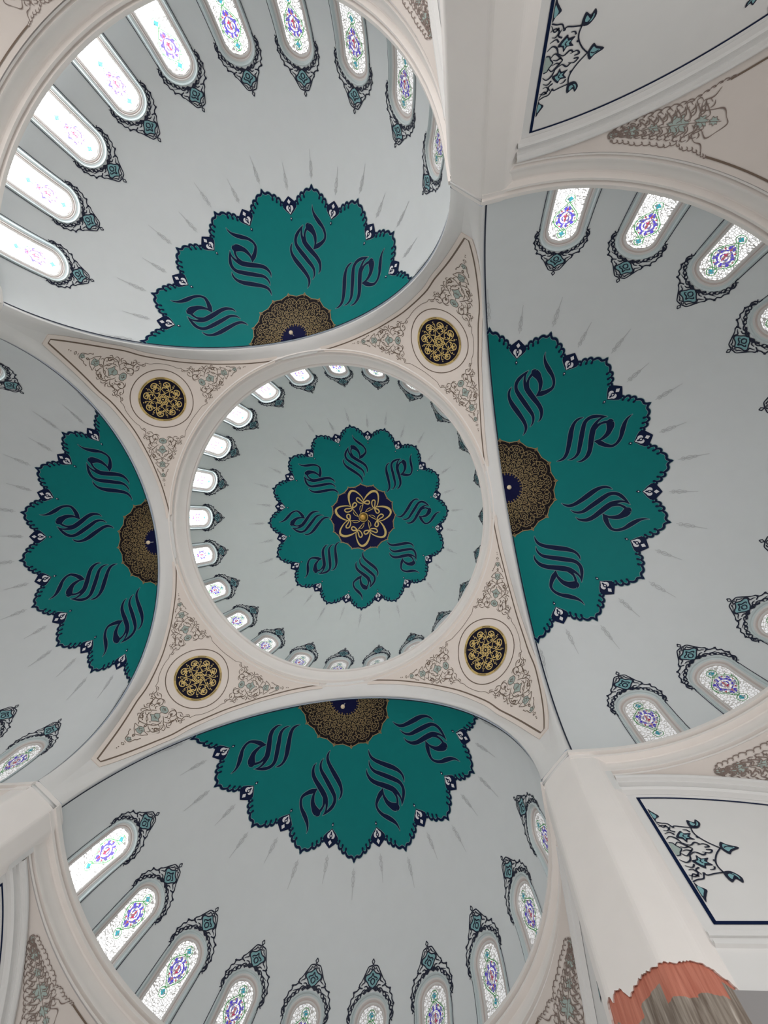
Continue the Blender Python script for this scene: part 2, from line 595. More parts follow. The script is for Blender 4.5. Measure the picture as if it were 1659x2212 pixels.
def place_window(meshes, loc, psi, label, group):
    WCOUNT[0] += 1
    f, g, fl, cr = meshes
    o = ob('window_%d' % WCOUNT[0], f, None, loc, rad(psi))
    tag(o, label, 'window', group, 'structure')
    gl = ob('glass_pane', g, o)
    s = daylight(psi) / 10.0
    gl.color = (s, s, s, 1)
    fo = ob('flower_inlay', fl, gl)
    fo.color = (s, s, s, 1)
    ob('crest_ornament', cr, o)
    return o


def shell_with_holes(R, az_list, W, az0, az1, th_split, step):
    """spherical band th_split..90 between az0 and az1 (degrees) with window openings, plus the cap above it"""
    mb = MB()
    wrap = az1 - az0 >= 359.9
    naz = int(round((az1 - az0) / step))
    nth = int(round((90 - th_split) / step))
    V, E, holes = [], [], []
    outl = []
    for a0 in az_list:
        poly = []
        for a, th in arch_outline(5.0 * W['k'], W['thc'], W['k'], W['th0']):
            poly.append((a0 + a / math.sin(rad(th)), th))
        outl.append(poly)

    def inside(p, poly):
        c = False
        j = len(poly) - 1
        for i in range(len(poly)):
            (xi, yi), (xj, yj) = poly[i], poly[j]
            if (yi > p[1]) != (yj > p[1]) and p[0] < (xj - xi) * (p[1] - yi) / (yj - yi) + xi:
                c = not c
            j = i
        return c
    for i in range(naz + 1):
        for j in range(nth + 1):
            q = (az0 + step * i, th_split + step * j)
            if any(abs(q[0] - a0) < 7 and min(math.hypot(q[0] - x, q[1] - y) for x, y in poly) < 0.8 for a0, poly in zip(az_list, outl)):
                if 0 < i < naz and 0 < j < nth:
                    continue
            V.append(Vector(q))
    for poly in outl:
        b = len(V)
        V += [Vector(p) for p in poly]
        E += [(b + i, b + (i + 1) % len(poly)) for i in range(len(poly))]
    v2, e2, f2, _, _, _ = delaunay_2d_cdt(V, E, [], 0, 1e-5)
    fs = []
    for f in f2:
        cx = sum(v2[i][0] for i in f) / len(f)
        cy = sum(v2[i][1] for i in f) / len(f)
        if any(abs(cx - a0) < 8 and inside((cx, cy), poly) for a0, poly in zip(az_list, outl)):
            continue
        fs.append(tuple(f))

    def pt(az, th):
        return (R * math.sin(rad(th)) * math.cos(rad(az)), R * math.sin(rad(th)) * math.sin(rad(az)), R * math.cos(rad(th)))
    mb.add([pt(p[0], p[1]) for p in v2], fs)
    rows = []
    for j in range(int(round(th_split / step)) + 1):
        th = step * j
        rows.append([pt(az0 + step * i, th) for i in range(naz + 1)])
    mb.grid(rows)
    return mb


# ------------------------------------------------------------------ rosette pattern (plan disc of radius 1)
GLYPH = [
    [(0.396, 0.016, 0.0), (0.423, 0.024, 0.006), (0.454, 0.022, 0.01), (0.484, 0.003, 0.012), (0.515, -0.031, 0.014), (0.548, -0.073, 0.016), (0.578, -0.113, 0.015), (0.607, -0.142, 0.011), (0.635, -0.157, 0.008), (0.661, -0.158, 0.006), (0.685, -0.149, 0.0)],
    [(0.463, 0.048, 0.0), (0.489, 0.058, 0.005), (0.519, 0.056, 0.008), (0.549, 0.039, 0.011), (0.584, -0.004, 0.014), (0.618, -0.048, 0.015), (0.648, -0.087, 0.014), (0.673, -0.114, 0.012), (0.7, -0.125, 0.011), (0.727, -0.122, 0.011), (0.751, -0.109, 0.01), (0.777, -0.089, 0.006), (0.802, -0.067, 0.0)],
    [(0.507, 0.091, 0.0), (0.532, 0.103, 0.006), (0.565, 0.1, 0.01), (0.592, 0.087, 0.013), (0.619, 0.06, 0.014), (0.649, 0.017, 0.016), (0.676, -0.021, 0.017), (0.701, -0.051, 0.016), (0.727, -0.071, 0.01), (0.751, -0.08, 0.007), (0.773, -0.081, 0.005), (0.795, -0.072, 0.001)],
    [(0.699, -0.043, 0.013), (0.731, -0.052, 0.009), (0.754, -0.052, 0.007), (0.775, -0.044, 0.008), (0.793, -0.032, 0.007), (0.817, -0.024, 0.001)],
    [(0.817, -0.024, 0.001), (0.799, -0.031, 0.019), (0.788, -0.006, 0.022), (0.771, 0.015, 0.017), (0.751, 0.031, 0.014), (0.726, 0.039, 0.011), (0.699, 0.041, 0.007), (0.664, 0.028, 0.001)],
    [(0.664, 0.029, 0.001), (0.677, 0.044, 0.009), (0.688, 0.06, 0.015), (0.7, 0.082, 0.013), (0.715, 0.102, 0.011), (0.733, 0.118, 0.009), (0.757, 0.12, 0.008), (0.781, 0.11, 0.009), (0.804, 0.092, 0.01), (0.828, 0.062, 0.013), (0.854, 0.032, 0.011), (0.876, 0.014, 0.007), (0.896, 0.006, 0.004), (0.916, 0.004, 0.0)]]


def half_petal():
    """half outline of a petal (degrees from its axis, radius): ogee tip, then three round scallops"""
    xy = crom([pol0(0, 1.008), pol0(0.45, 0.994), pol0(1.2, 0.986), pol0(2.2, 0.988), pol0(3.1, 0.982), pol0(3.9, 0.966)], 4)
    cus = [pol0(3.9, 0.966), pol0(5.6, 0.950), pol0(7.15, 0.930), pol0(8.2, 0.906)]
    for a, b in zip(cus, cus[1:]):
        dx, dy = b[0] - a[0], b[1] - a[1]
        L = math.hypot(dx, dy)
        nx, ny = dy / L, -dx / L
        if nx * a[0] + ny * a[1] < 0:
            nx, ny = -nx, -ny
        for k in range(1, 8):
            t = k / 7
            bul = 0.40 * L * math.sin(PI * t) ** 0.8 if k < 7 else 0
            xy.append((a[0] + dx * t + nx * bul, a[1] + dy * t + ny * bul))
    xy += [pol0(9.3, 0.889), pol0(11.25, 0.866)]
    return [(math.degrees(math.atan2(y, x)), math.hypot(x, y)) for x, y in xy]


def pol0(d, r):
    return (r * math.cos(rad(d)), r * math.sin(rad(d)))


HALF = half_petal()


def petal_mesh():
    up = [pol0(d, r) for d, r in HALF]
    out = [pol0(-d, r) for d, r in reversed(HALF[1:])] + up
    inner = [pol0(11.25 - 22.5 * i / 12, 0.84) for i in range(13)]
    poly = out + inner
    V = [Vector(q) for q in poly]
    E = [(i, (i + 1) % len(poly)) for i in range(len(poly))]
    for i in range(1, 8):
        for j in range(-6, 7):
            q = (0.84 + 0.02 * i, 0.022 * j)
            if in_poly(q, poly) and min(math.hypot(q[0] - x, q[1] - y) for x, y in poly) > 0.008:
                V.append(Vector(q))
    v2, e2, f2, _, _, _ = delaunay_2d_cdt(V, E, [], 0, 1e-6)
    fs = [tuple(f) for f in f2 if in_poly((sum(v2[i][0] for i in f) / 3, sum(v2[i][1] for i in f) / 3), poly)]
    return [(v[0], v[1]) for v in v2], fs


def in_poly(p, P):
    c = False
    j = len(P) - 1
    for i in range(len(P)):
        (xi, yi), (xj, yj) = P[i], P[j]
        if (yi > p[1]) != (yj > p[1]) and p[0] < (xj - xi) * (p[1] - yi) / (yj - yi) + xi:
            c = not c
        j = i
    return c


PETAL = petal_mesh()


def full_profile(half, n, off=0.0):
    P = []
    w = 360.0 / n
    for k in range(n):
        for d, r in half[:-1]:
            P.append((rad(k * w + d) + off, r))
        for d, r in reversed(half[1:]):
            P.append((rad((k + 1) * w - d) + off, r))
    return P


def pol(d, r):
    return (r * math.cos(rad(d)), r * math.sin(rad(d)))


def rosette_paint(fn, off, spokes):
    """teal field with scalloped navy edge and the white buds between the petals"""
    p = Paint(fn)
    prof = full_profile(HALF, 16, off)
    p.star_fill([(off + rad(360 * i / 192), 0.84) for i in range(192)], 0, 0.0, 14)
    pv, pf_ = PETAL
    for k in range(16):
        p.T = rot2(off + rad(22.5 * k))
        p.mb.add([p.pt(x, y, 0.0) for x, y in pv], pf_, 0)
    p.T = lambda x, y: (x, y)
    p.ribbon([(r * math.cos(a), r * math.sin(a), 0.0085) for a, r in prof], 2, 0.0008, 1, True)
    p.ribbon([(r * math.cos(a), r * math.sin(a), 0.0058) for a, r in prof], 1, 0.0014, 1, True)
    for k in range(16):
        for sg in (1, -1):
            p.T = rot2(off + rad(22.5 * k), sg < 0)
            for d, r in ((3.7, 0.952), (5.35, 0.936), (6.95, 0.917)):
                x, y = pol(d, r)
                p.disc(x, y, 0.0075, 1, 0.0016, 10)
                p.ribbon([(x, y), pol(d + 0.2, r + 0.013)], 1, 0.0016, 1, w=0.005)
        p.T = rot2(off + rad(22.5 * k + 11.25))
        p.fill([(0.858, 0), (0.885, 0.03), (0.912, 0.058), (0.925, 0.05), (0.95, 0.012), (0.957, 0), (0.95, -0.012), (0.925, -0.05), (0.912, -0.058), (0.885, -0.03)], 1, 0.0016)
        for q in (1, -1):
            p.disc(0.896, 0.0135 * q, 0.0145, 3, 0.0040, 14)
        p.fill([(0.864, 0), (0.889, 0.0235), (0.902, 0.0), (0.889, -0.0235)], 3, 0.0040)
        p.fill([(0.916, 0), (0.929, 0.013), (0.943, 0), (0.929, -0.013)], 3, 0.0040)
        p.ring(0.897, 0, 0.0085, 0.0030, 1, 0.0054, 14)
        p.ribbon([(0.874, 0, 0.001), (0.882, 0, 0.006), (0.89, 0, 0.003)], 1, 0.0054, 2)
        p.ribbon([(0.905, 0, 0.003), (0.916, 0, 0.003)], 1, 0.0054, 1)
        p.fill([(0.826, 0), (0.84, 0.010), (0.852, 0.0), (0.84, -0.010)], 1, 0.0018)
        p.disc(0.841, 0, 0.004, 3, 0.0034, 8)
    p.T = lambda x, y: (x, y)
    return p


def glyph_paint(fn, ang):
    p = Paint(fn)
    p.T = rot2(ang)
    for st in GLYPH:
        q = [(x, y, w * 1.0 + 0.0030) for x, y, w in st]
        p.ribbon(q, 1, 0.0008, 5)
    for st in GLYPH:
        p.ribbon(st, 0, 0.0016, 5)
    return p


def finial_paint(fn, off):
    p = Paint(fn)
    for k in range(32):
        p.T = rot2(off + rad(11.25 * k))
        r0 = 1.035 if k % 2 == 0 else 0.985
        p.ribbon([(r0, 0, 0.0012), (r0 + 0.035, 0, 0.0025), (r0 + 0.12, 0, 0.0012)], 0, 0.0004, 3)
        p.ribbon([(r0 + 0.03, 0), (r0 + 0.045, 0.012), (r0 + 0.062, 0.0), (r0 + 0.045, -0.012)], 0, 0.0004, 3, True, w=0.0018)
        for s in (1, -1):
            p.ribbon([(r0 + 0.012, 0.006 * s), (r0 + 0.02, 0.0105 * s), (r0 + 0.028, 0.003 * s)], 0, 0.0004, 3, w=0.002)
            p.ribbon([(r0 + 0.06, 0.004 * s), (r0 + 0.068, 0.008 * s), (r0 + 0.076, 0.001 * s)], 0, 0.0004, 3, w=0.0016)
    return p


MHALF = [(0, 0.364), (0.8, 0.354), (2.0, 0.347), (3.6, 0.344), (5.2, 0.342), (7.5, 0.337), (9.5, 0.334), (11.25, 0.333)]


def tracery_medallion(fn):
    """black disc with gold interlace round a deep-blue eye (16 points)"""
    p = Paint(fn)
    prof = full_profile(MHALF, 16)
    p.star_fill(prof, 0, 0.0022, 8)
    p.ribbon([(r * math.cos(a), r * math.sin(a), 0.0027) for a, r in prof], 1, 0.003, 1, True)
    eye = []
    for k in range(16):
        for d, r in ((0, 0.088), (2.5, 0.1), (5.6, 0.112), (8.7, 0.11), (11.25, 0.088), (13.8, 0.11), (16.9, 0.112), (20, 0.1)):
            eye.append((rad(22.5 * k + d), r))
    p.star_fill(eye, 2, 0.0028, 3)
    w = 0.0019
    L = [  # (points (deg, r), closed)
        [(0, 0.197), (3.6, 0.185), (4.6, 0.168), (3, 0.148), (0, 0.133)],
        [(0, 0.18), (1.6, 0.168), (0, 0.156)],
        [(11.25, 0.226), (8.2, 0.214), (8.8, 0.196), (11.25, 0.182)],
        [(11.25, 0.214), (10.2, 0.205), (11.25, 0.198)],
        [(0, 0.2), (3.4, 0.212), (7.5, 0.222), (11.25, 0.238)],
        [(0, 0.2), (5, 0.196), (8.8, 0.184), (11.25, 0.17)],
        [(11.25, 0.272), (10.2, 0.259), (11.25, 0.246)],
        [(0, 0.213), (2.6, 0.224), (4.3, 0.243), (3.4, 0.262), (0, 0.272)],
        [(0.2, 0.232), (1.8, 0.247), (0.6, 0.254), (0.1, 0.262)],
        [(0, 0.306), (1.5, 0.293), (0, 0.28)],
        [(11.25, 0.286), (8.6, 0.304), (5, 0.317), (2, 0.315), (0, 0.324)],
        [(11.25, 0.286), (8.2, 0.272), (6, 0.276), (5.6, 0.292), (7, 0.3), (7.9, 0.294)],
        [(2.6, 0.27), (4.2, 0.283), (3.8, 0.3), (2.2, 0.306)],
        [(4.3, 0.243), (6.2, 0.25), (7.4, 0.244), (7.5, 0.222)],
        [(0, 0.133), (0, 0.104)],
        [(0, 0.12), (2.6, 0.112), (4.6, 0.12), (7, 0.12), (9, 0.114), (11.25, 0.124)],
        [(11.25, 0.16), (11.25, 0.1)],
        [(11.25, 0.158), (8.2, 0.15), (7.4, 0.135), (9, 0.126)],
        [(3, 0.148), (5.6, 0.142), (6.6, 0.128)],
        [(4.6, 0.168), (7, 0.17), (8.2, 0.15)],
        [(0, 0.335), (0.9, 0.343), (0, 0.352)],
        [(11.25, 0.322), (11.25, 0.335)]]
    for k in range(16):
        for sg in (1, -1):
            p.T = rot2(rad(22.5 * k), sg < 0)
            for P in L:
                p.ribbon([pol(*q) for q in P], 1, 0.0036, 4, w=w)
            p.disc(*pol(0, 0.1), 0.006, 1, 0.0036, 8)
            p.disc(*pol(11.25, 0.286), 0.006, 1, 0.0036, 8)
    p.T = lambda x, y: (x, y)
    return p


BIG = [(0.151, 0.077, 0.005), (0.195, 0.08, 0.006), (0.247, 0.065, 0.008), (0.293, 0.038, 0.011), (0.312, 0.001, 0.0145), (0.291, -0.04, 0.0155), (0.244, -0.067, 0.012), (0.197, -0.079, 0.008), (0.159, -0.081, 0.005)]
SM1 = [(0.142, 0.071, 0.006), (0.177, 0.054, 0.0075), (0.212, 0.041, 0.008), (0.22, 0.022, 0.008), (0.199, 0.008, 0.008), (0.17, 0.019, 0.0075), (0.147, 0.044, 0.007), (0.139, 0.074, 0.006)]
SM2 = [(0.141, -0.083, 0.006), (0.142, -0.047, 0.008), (0.154, -0.014, 0.008), (0.178, -0.015, 0.008), (0.183, -0.039, 0.008), (0.162, -0.06, 0.007), (0.141, -0.083, 0.006)]
JOIN = [(0.139, 0.074, 0.008), (0.149, 0.109, 0.009), (0.131, 0.137, 0.009)]
TRI = [(0.06, -0.01, 0.003), (0.075, 0.01, 0.004), (0.133, 0.056, 0.007), (0.12, 0.015, 0.005), (0.099, -0.002, 0.004), (0.06, -0.01, 0.003)]


def loop_medallion(fn, off):
    p = Paint(fn)
    half = [(d, r * 1.095) for d, r in MHALF]
    prof = full_profile(half, 16, off)
    p.star_fill(prof, 0, 0.0022, 8)
    p.ribbon([(r * math.cos(a), r * math.sin(a), 0.005) for a, r in prof], 1, 0.003, 1, True)
    for k in range(16):
        for sg in (1, -1):
            p.T = rot2(off + rad(22.5 * k), sg < 0)
            p.ribbon([pol(11.25, 0.372), pol(11.25, 0.350)], 1, 0.003, 1, w=0.003)
            p.ribbon([pol(8.0, 0.372), pol(8.4, 0.360)], 1, 0.003, 1, w=0.003)
    for k in range(7):
        p.T = rot2(rad(99.5 + 360 / 7 * k))
        for st, n in ((BIG, 6), (SM1, 5), (SM2, 5), (JOIN, 4), (TRI, 1)):
            p.ribbon([(x * 1.08, y * 1.05, w * 0.85 + 0.003) for x, y, w in st], 3, 0.0028, n)
        for st, n in ((BIG, 6), (SM1, 5), (SM2, 5), (JOIN, 4), (TRI, 1)):
            p.ribbon([(x * 1.08, y * 1.05, w * 0.85) for x, y, w in st], 2, 0.0038, n)
    p.T = lambda x, y: (x, y)
    return p


# ------------------------------------------------------------------ floor and enclosing walls
mb = MB()
mb.box(-2.6, -2.6, FLOOR - 0.02, 2.6, 2.6, FLOOR)
o = ob('floor', mb.mesh('floor', [M_FLOOR], False))
tag(o, 'carpeted prayer hall floor far below the domes', 'floor', None, 'structure')

# ------------------------------------------------------------------ piers
PLAN = [(C1, C2), (1.170, C2), (1.215, WALLY + 0.0005), (1.215, 1.30), (1.30, 1.30), (1.30, 1.215), (WALLY + 0.0005, 1.215), (C2, 1.170), (C2, C1)]


def plan_offset(P, d):
    n = len(P)
    out = []
    for i in range(n):
        a, b, c = Vector(P[i - 1]), Vector(P[i]), Vector(P[(i + 1) % n])
        e1, e2 = (b - a).normalized(), (c - b).normalized()
        n1, n2 = Vector((-e1.y, e1.x)), Vector((-e2.y, e2.x))     # inward for a counter-clockwise outline
        m = n1 + n2
        out.append(tuple(b + m * (d / max(0.3, m.dot(n1)))))
    return out


def rounded(P, r, seg=4):
    out = []
    n = len(P)
    for i in range(n):
        a, b, c = Vector(P[i - 1]), Vector(P[i]), Vector(P[(i + 1) % n])
        p0 = b + (a - b).normalized() * r
        p1 = b + (c - b).normalized() * r
        for k in range(seg + 1):
            t = k / seg
            out.append(tuple(p0 * (1 - t) ** 2 + b * 2 * t * (1 - t) + p1 * t * t))
    return out


def pier_mesh(z0, z1, P):
    mb = MB()
    n = len(P)
    nz = 10
    rows = [[(x, y, z0 + (z1 - z0) * i / nz) for x, y in P] for i in range(nz + 1)]
    mb.grid(rows, 0, True)
    return mb


QUAD = {'bottom right': 0.0, 'bottom left': PI / 2, 'top left': PI, 'top right': -PI / 2}
ROUND = rounded(PLAN, 0.012)
full = pier_mesh(FLOOR, H0, ROUND).mesh('pier', [M_PIER], False)
ledge = MB()
LP = [(1.0905, C2 + 0.02), (1.0905, C2 - 0.0005), (C1 - 0.03, C2 + 0.028), (C2 + 0.028, C1 - 0.03), (C2 - 0.0005, 1.0905), (C2 + 0.02, 1.0905)]
rows = []
for z, d in ((1.698, 0.003), (1.699, -0.0015), (1.706, -0.0015), (1.709, 0.0005), (1.714, 0.0005), (1.716, 0.003)):
    rows.append([(x + d, y + d, z) for x, y in LP])
ledge.grid(rows)
LEDGE = ledge.mesh('pier_ledge', [M_WHITE])

JAG = []
random.seed(11)
PJ = rounded(PLAN, 0.012, 3)
dense = []
for i in range(len(PJ)):
    a, b = Vector(PJ[i - 1]), Vector(PJ[i])
    m = max(1, int((b - a).length / 0.003))
    dense += [tuple(a.lerp(b, k / m)) for k in range(m)]
acc = 0.0
h = 0.0
for i, (x, y) in enumerate(dense):
    h = 0.88 * h + random.uniform(-0.0028, 0.0028)
    base = 0.945
    if x < y - 0.02:
        base = 0.955 + 0.015 * math.sin(i * 0.31)
    if x > 1.165:
        base = 0.945 - 0.55 * (x - 1.165) * (1.0 if x < 1.22 else 0.6)
    JAG.append(base + h + random.uniform(-0.0009, 0.0009))

for q, a in QUAD.items():
    if q == 'bottom right':
        mbp = MB()
        n = len(dense)
        rows = [[(x, y, H0) for x, y in dense], [(x, y, 1.2) for x, y in dense], [(x, y, 0.99) for x, y in dense], [(x, y, jz) for (x, y), jz in zip(dense, JAG)]]
        core = plan_offset(dense, 0.0045)
        mbp.grid(rows, 0, True)
        mbp.grid([rows[-1], [(x, y, jz + 0.003) for (x, y), jz in zip(core, JAG)]], 0, True)
        o = ob('pier', mbp.mesh('damaged_pier', [M_PIER], False), None, (0, 0, EYE), a)
        tag(o, 'cream plastered pier at lower right with bare red clay blocks below broken plaster', 'pier', 'the four piers')
        mbc = MB()
        zs = [1.0, 0.93, 0.86, 0.78, 0.68, 0.5, 0.2, FLOOR]
        rows = [[(x, y, z) for x, y in core] for z in zs]
        mbc.grid(rows, 0, True)
        me = mbc.mesh('exposed_blockwork', [M_BRICK], False)
        ul = me.uv_layers.new(name='UVMap')
        per = [0.0]
        for i in range(1, n + 1):
            per.append(per[-1] + (Vector(core[i % n]) - Vector(core[i - 1])).length * S)
        for pl in me.polygons:
            js = [v % n for v in pl.vertices]
            wrapped = 0 in js and (n - 1) in js
            for li, vi in zip(pl.loop_indices, pl.vertices):
                j, k = vi % n, vi // n
                u = per[n] if (wrapped and j == 0) else per[j]
                ul.data[li].uv = (u, (JAG[j] * 0.15 + 0.945 * 0.85 - zs[k]) * S)
        ex = ob('exposed_blockwork', me, o)
        ex['label'] = 'bare red and grey clay blocks'
    else:
        o = ob('pier', full, None, (0, 0, EYE), a)
        tag(o, {'top right': 'tall cream pier at upper right beside the dark panel with half a star',
                'top left': 'cream pier at the left edge between the top and left half domes',
                'bottom left': 'cream pier at lower left between the left and bottom half domes'}[q], 'pier', 'the four piers')
    ob('ledge', LEDGE, o)

# ------------------------------------------------------------------ pendentives, arches
PO = (0.59786, 2.00723)
PR = 0.8867
PB0 = 0.77394


def pend(u, v, h=0.0):
    """pendentive chart: u along the round, v down the meridian from the medallion; h lifts into the room"""
    b = PB0 - v / PR
    r = PO[0] + (PR - h) * math.cos(b)
    z = PO[1] + (PR - h) * math.sin(b)
    f = PI / 4 + u / 1.232
    return (r * math.cos(f), r * math.sin(f), z)


BROWN = crom([(0.009, 0.683), (0.035, 0.588), (0.061, 0.498), (0.09, 0.41), (0.122, 0.325), (0.16, 0.213), (0.25, 0.06), (0.3625, -0.057), (0.464, -0.13), (0.58, -0.19), (0.708, -0.2315), (0.80, -0.2463)], 4)
VRING = -0.2415


def offset_curve(P, d):
    out = []
    for i, (x, y) in enumerate(P):
        a = P[max(0, i - 1)]
        b = P[min(len(P) - 1, i + 1)]
        tx, ty = b[0] - a[0], b[1] - a[1]
        l = math.hypot(tx, ty)
        out.append((x - ty / l * -d, y + tx / l * -d) if False else (x + (-ty) / l * -d, y + tx / l * d * 1.0) if False else (x - (ty / l) * d, y + (tx / l) * d))
    return out


# outward of the curve (towards the arch) is +v / +u: pick the sign that raises v
EDGE = offset_curve(BROWN, 0.021)
if sum(e[1] - b[1] for e, b in zip(EDGE, BROWN)) < 0:
    EDGE = offset_curve(BROWN, -0.021)
EDGE = [(max(0.018, x), min(y, 0.706)) for x, y in EDGE]
EDGE[0] = (0.024, 0.706)
VPAN = VRING - 0.0165
strip_edge = []
for x, y in EDGE:
    strip_edge.append((x, max(y, VPAN)))
strip_edge = [e for e in strip_edge if e[0] < 0.80] + [(0.83, VPAN), (0.88, VPAN - 0.002), (0.93, VPAN - 0.004), (0.9676, VPAN - 0.005)]
ARCHV = []

# one arch = band on both halves (built for the +x arch)
mb = MB()


def arch_pt(al, x=C1, rr=RA):
    return (x, rr * math.sin(al), H0 + rr * math.cos(al))


half_rows = []
st = []
tipin = pend(-strip_edge[0][0], strip_edge[0][1])
a_tip = math.atan2(tipin[1], tipin[2] - H0)
low = (1.0425, 1.0425, H0)
for i in range(5):
    t = i / 5
    st.append((tuple(low[j] + (tipin[j] - low[j]) * t for j in range(3)), PI / 2 + (a_tip - PI / 2) * t))
for u, v in strip_edge:
    q = pend(-u, v)
    st.append((q, math.atan2(q[1], q[2] - H0)))
st[-1] = ((st[-1][0][0], 0.0, st[-1][0][2]), 0.0)
rowsA = []
for q, al in st:
    A = arch_pt(al)
    mid = tuple(A[j] * 0.5 + q[j] * 0.5 for j in range(3))
    rowsA.append([q, tuple(q[j] * .75 + A[j] * .25 for j in range(3)), mid, A, arch_pt(al, C1 + 0.004, RA + 0.0002)])
lip = []
for q, al in st:
    lip.append([arch_pt(al, C1 + 0.004, RA + 0.0002), arch_pt(al, XE, RA + 0.004), arch_pt(al, XE + 0.0005, RA + 0.012)])
for sg in (1, -1):
    A_ = [[(x, sg * y, z) for x, y, z in r] for r in rowsA]
    L_ = [[(x, sg * y, z) for x, y, z in r] for r in lip]
    if sg < 0:
        A_, L_ = A_[::-1], L_[::-1]
    mb.grid(A_, 0)
    mb.grid(L_, 0)
ARCH = mb.mesh('arch', [M_WHITE], True, 0.0005, False)
for nm, a in DIRS.items():
    o = ob('arch', ARCH, None, (0, 0, EYE), a)
    tag(o, 'smooth white great arch framing the %s half dome' % nm, 'arch', 'the four great arches')

# pendentive panel
poly = [(x, y) for x, y in EDGE if y > VPAN]
poly = poly + [(0.765, VPAN)] + [(0.765 - 0.765 * 2 * i / 40, VPAN) for i in range(1, 41)] + [(-x, y) for x, y in reversed([e for e in EDGE if e[1] > VPAN])]
V = [Vector(p) for p in poly]
E = [(i, (i + 1) % len(poly)) for i in range(len(poly))]


def in_poly(p, P):
    c = False
    j = len(P) - 1
    for i in range(len(P)):
        (xi, yi), (xj, yj) = P[i], P[j]
        if (yi > p[1]) != (yj > p[1]) and p[0] < (xj - xi) * (p[1] - yi) / (yj - yi) + xi:
            c = not c
        j = i
    return c


for i in range(-40, 41):
    for j in range(-14, 36):
        q = (i * 0.0202, j * 0.0202)
        if in_poly(q, poly) and min(math.hypot(q[0] - x, q[1] - y) for x, y in poly) > 0.009:
            V.append(Vector(q))
v2, e2, f2, _, _, _ = delaunay_2d_cdt(V, E, [], 0, 1e-6)
mb = MB()
PH = 0.0045
mb.add([pend(p[0], p[1], PH) for p in v2], [tuple(f) for f in f2 if in_poly((sum(v2[i][0] for i in f) / 3, sum(v2[i][1] for i in f) / 3), poly)])
rows = [[pend(x, y, PH) for x, y in poly + poly[:1]], [pend(x, y, -0.002) for x, y in poly + poly[:1]]]
mb.grid(rows)
# small smooth foot between the panel and the pier
t0, t1 = pend(-0.024, 0.706), pend(0.024, 0.706)
mb.add([low, t0, t1], [(0, 1, 2)], 1)
PANEL = mb.mesh('pendentive', [M_CREAM, M_WHITE])
pf = lambda x, y, h: pend(x, y, PH + 0.0006 + h)
# brown border line
p = Paint(pf)
full_b = [(x, y) for x, y in BROWN if x < 0.79]
bl = [(-x, y) for x, y in reversed(full_b)] + full_b
p.ribbon(bl, 0, 0.0, 1, w=0.0034)
n = 60
p.ribbon([(-0.80 + 1.6 * i / n, VRING) for i in range(n + 1)], 0, 0.0, 1, w=0.0030)
p.ring(0, 0.002, 0.18, 0.0026, 0, 0.0)
# thin scalloped line joining the three corner ornaments
for sg in (1, -1):
    P = [(0.127 * sg, 0.198), (0.138 * sg, 0.172), (0.158 * sg, 0.152), (0.182 * sg, 0.116), (0.203 * sg, 0.074), (0.212 * sg, 0.045), (0.227 * sg, 0.026)]
    p.ribbon(P, 0, 0.0, 4, w=0.0013)
    P = [(0.0, -0.203), (0.07 * sg, -0.205), (0.115 * sg, -0.206), (0.135 * sg, -0.213), (0.158 * sg, -0.218)]
    p.ribbon(P, 0, 0.0, 4, w=0.0013)
P_BORDER = p.mb.mesh('pendentive_border', [M_BROWN])

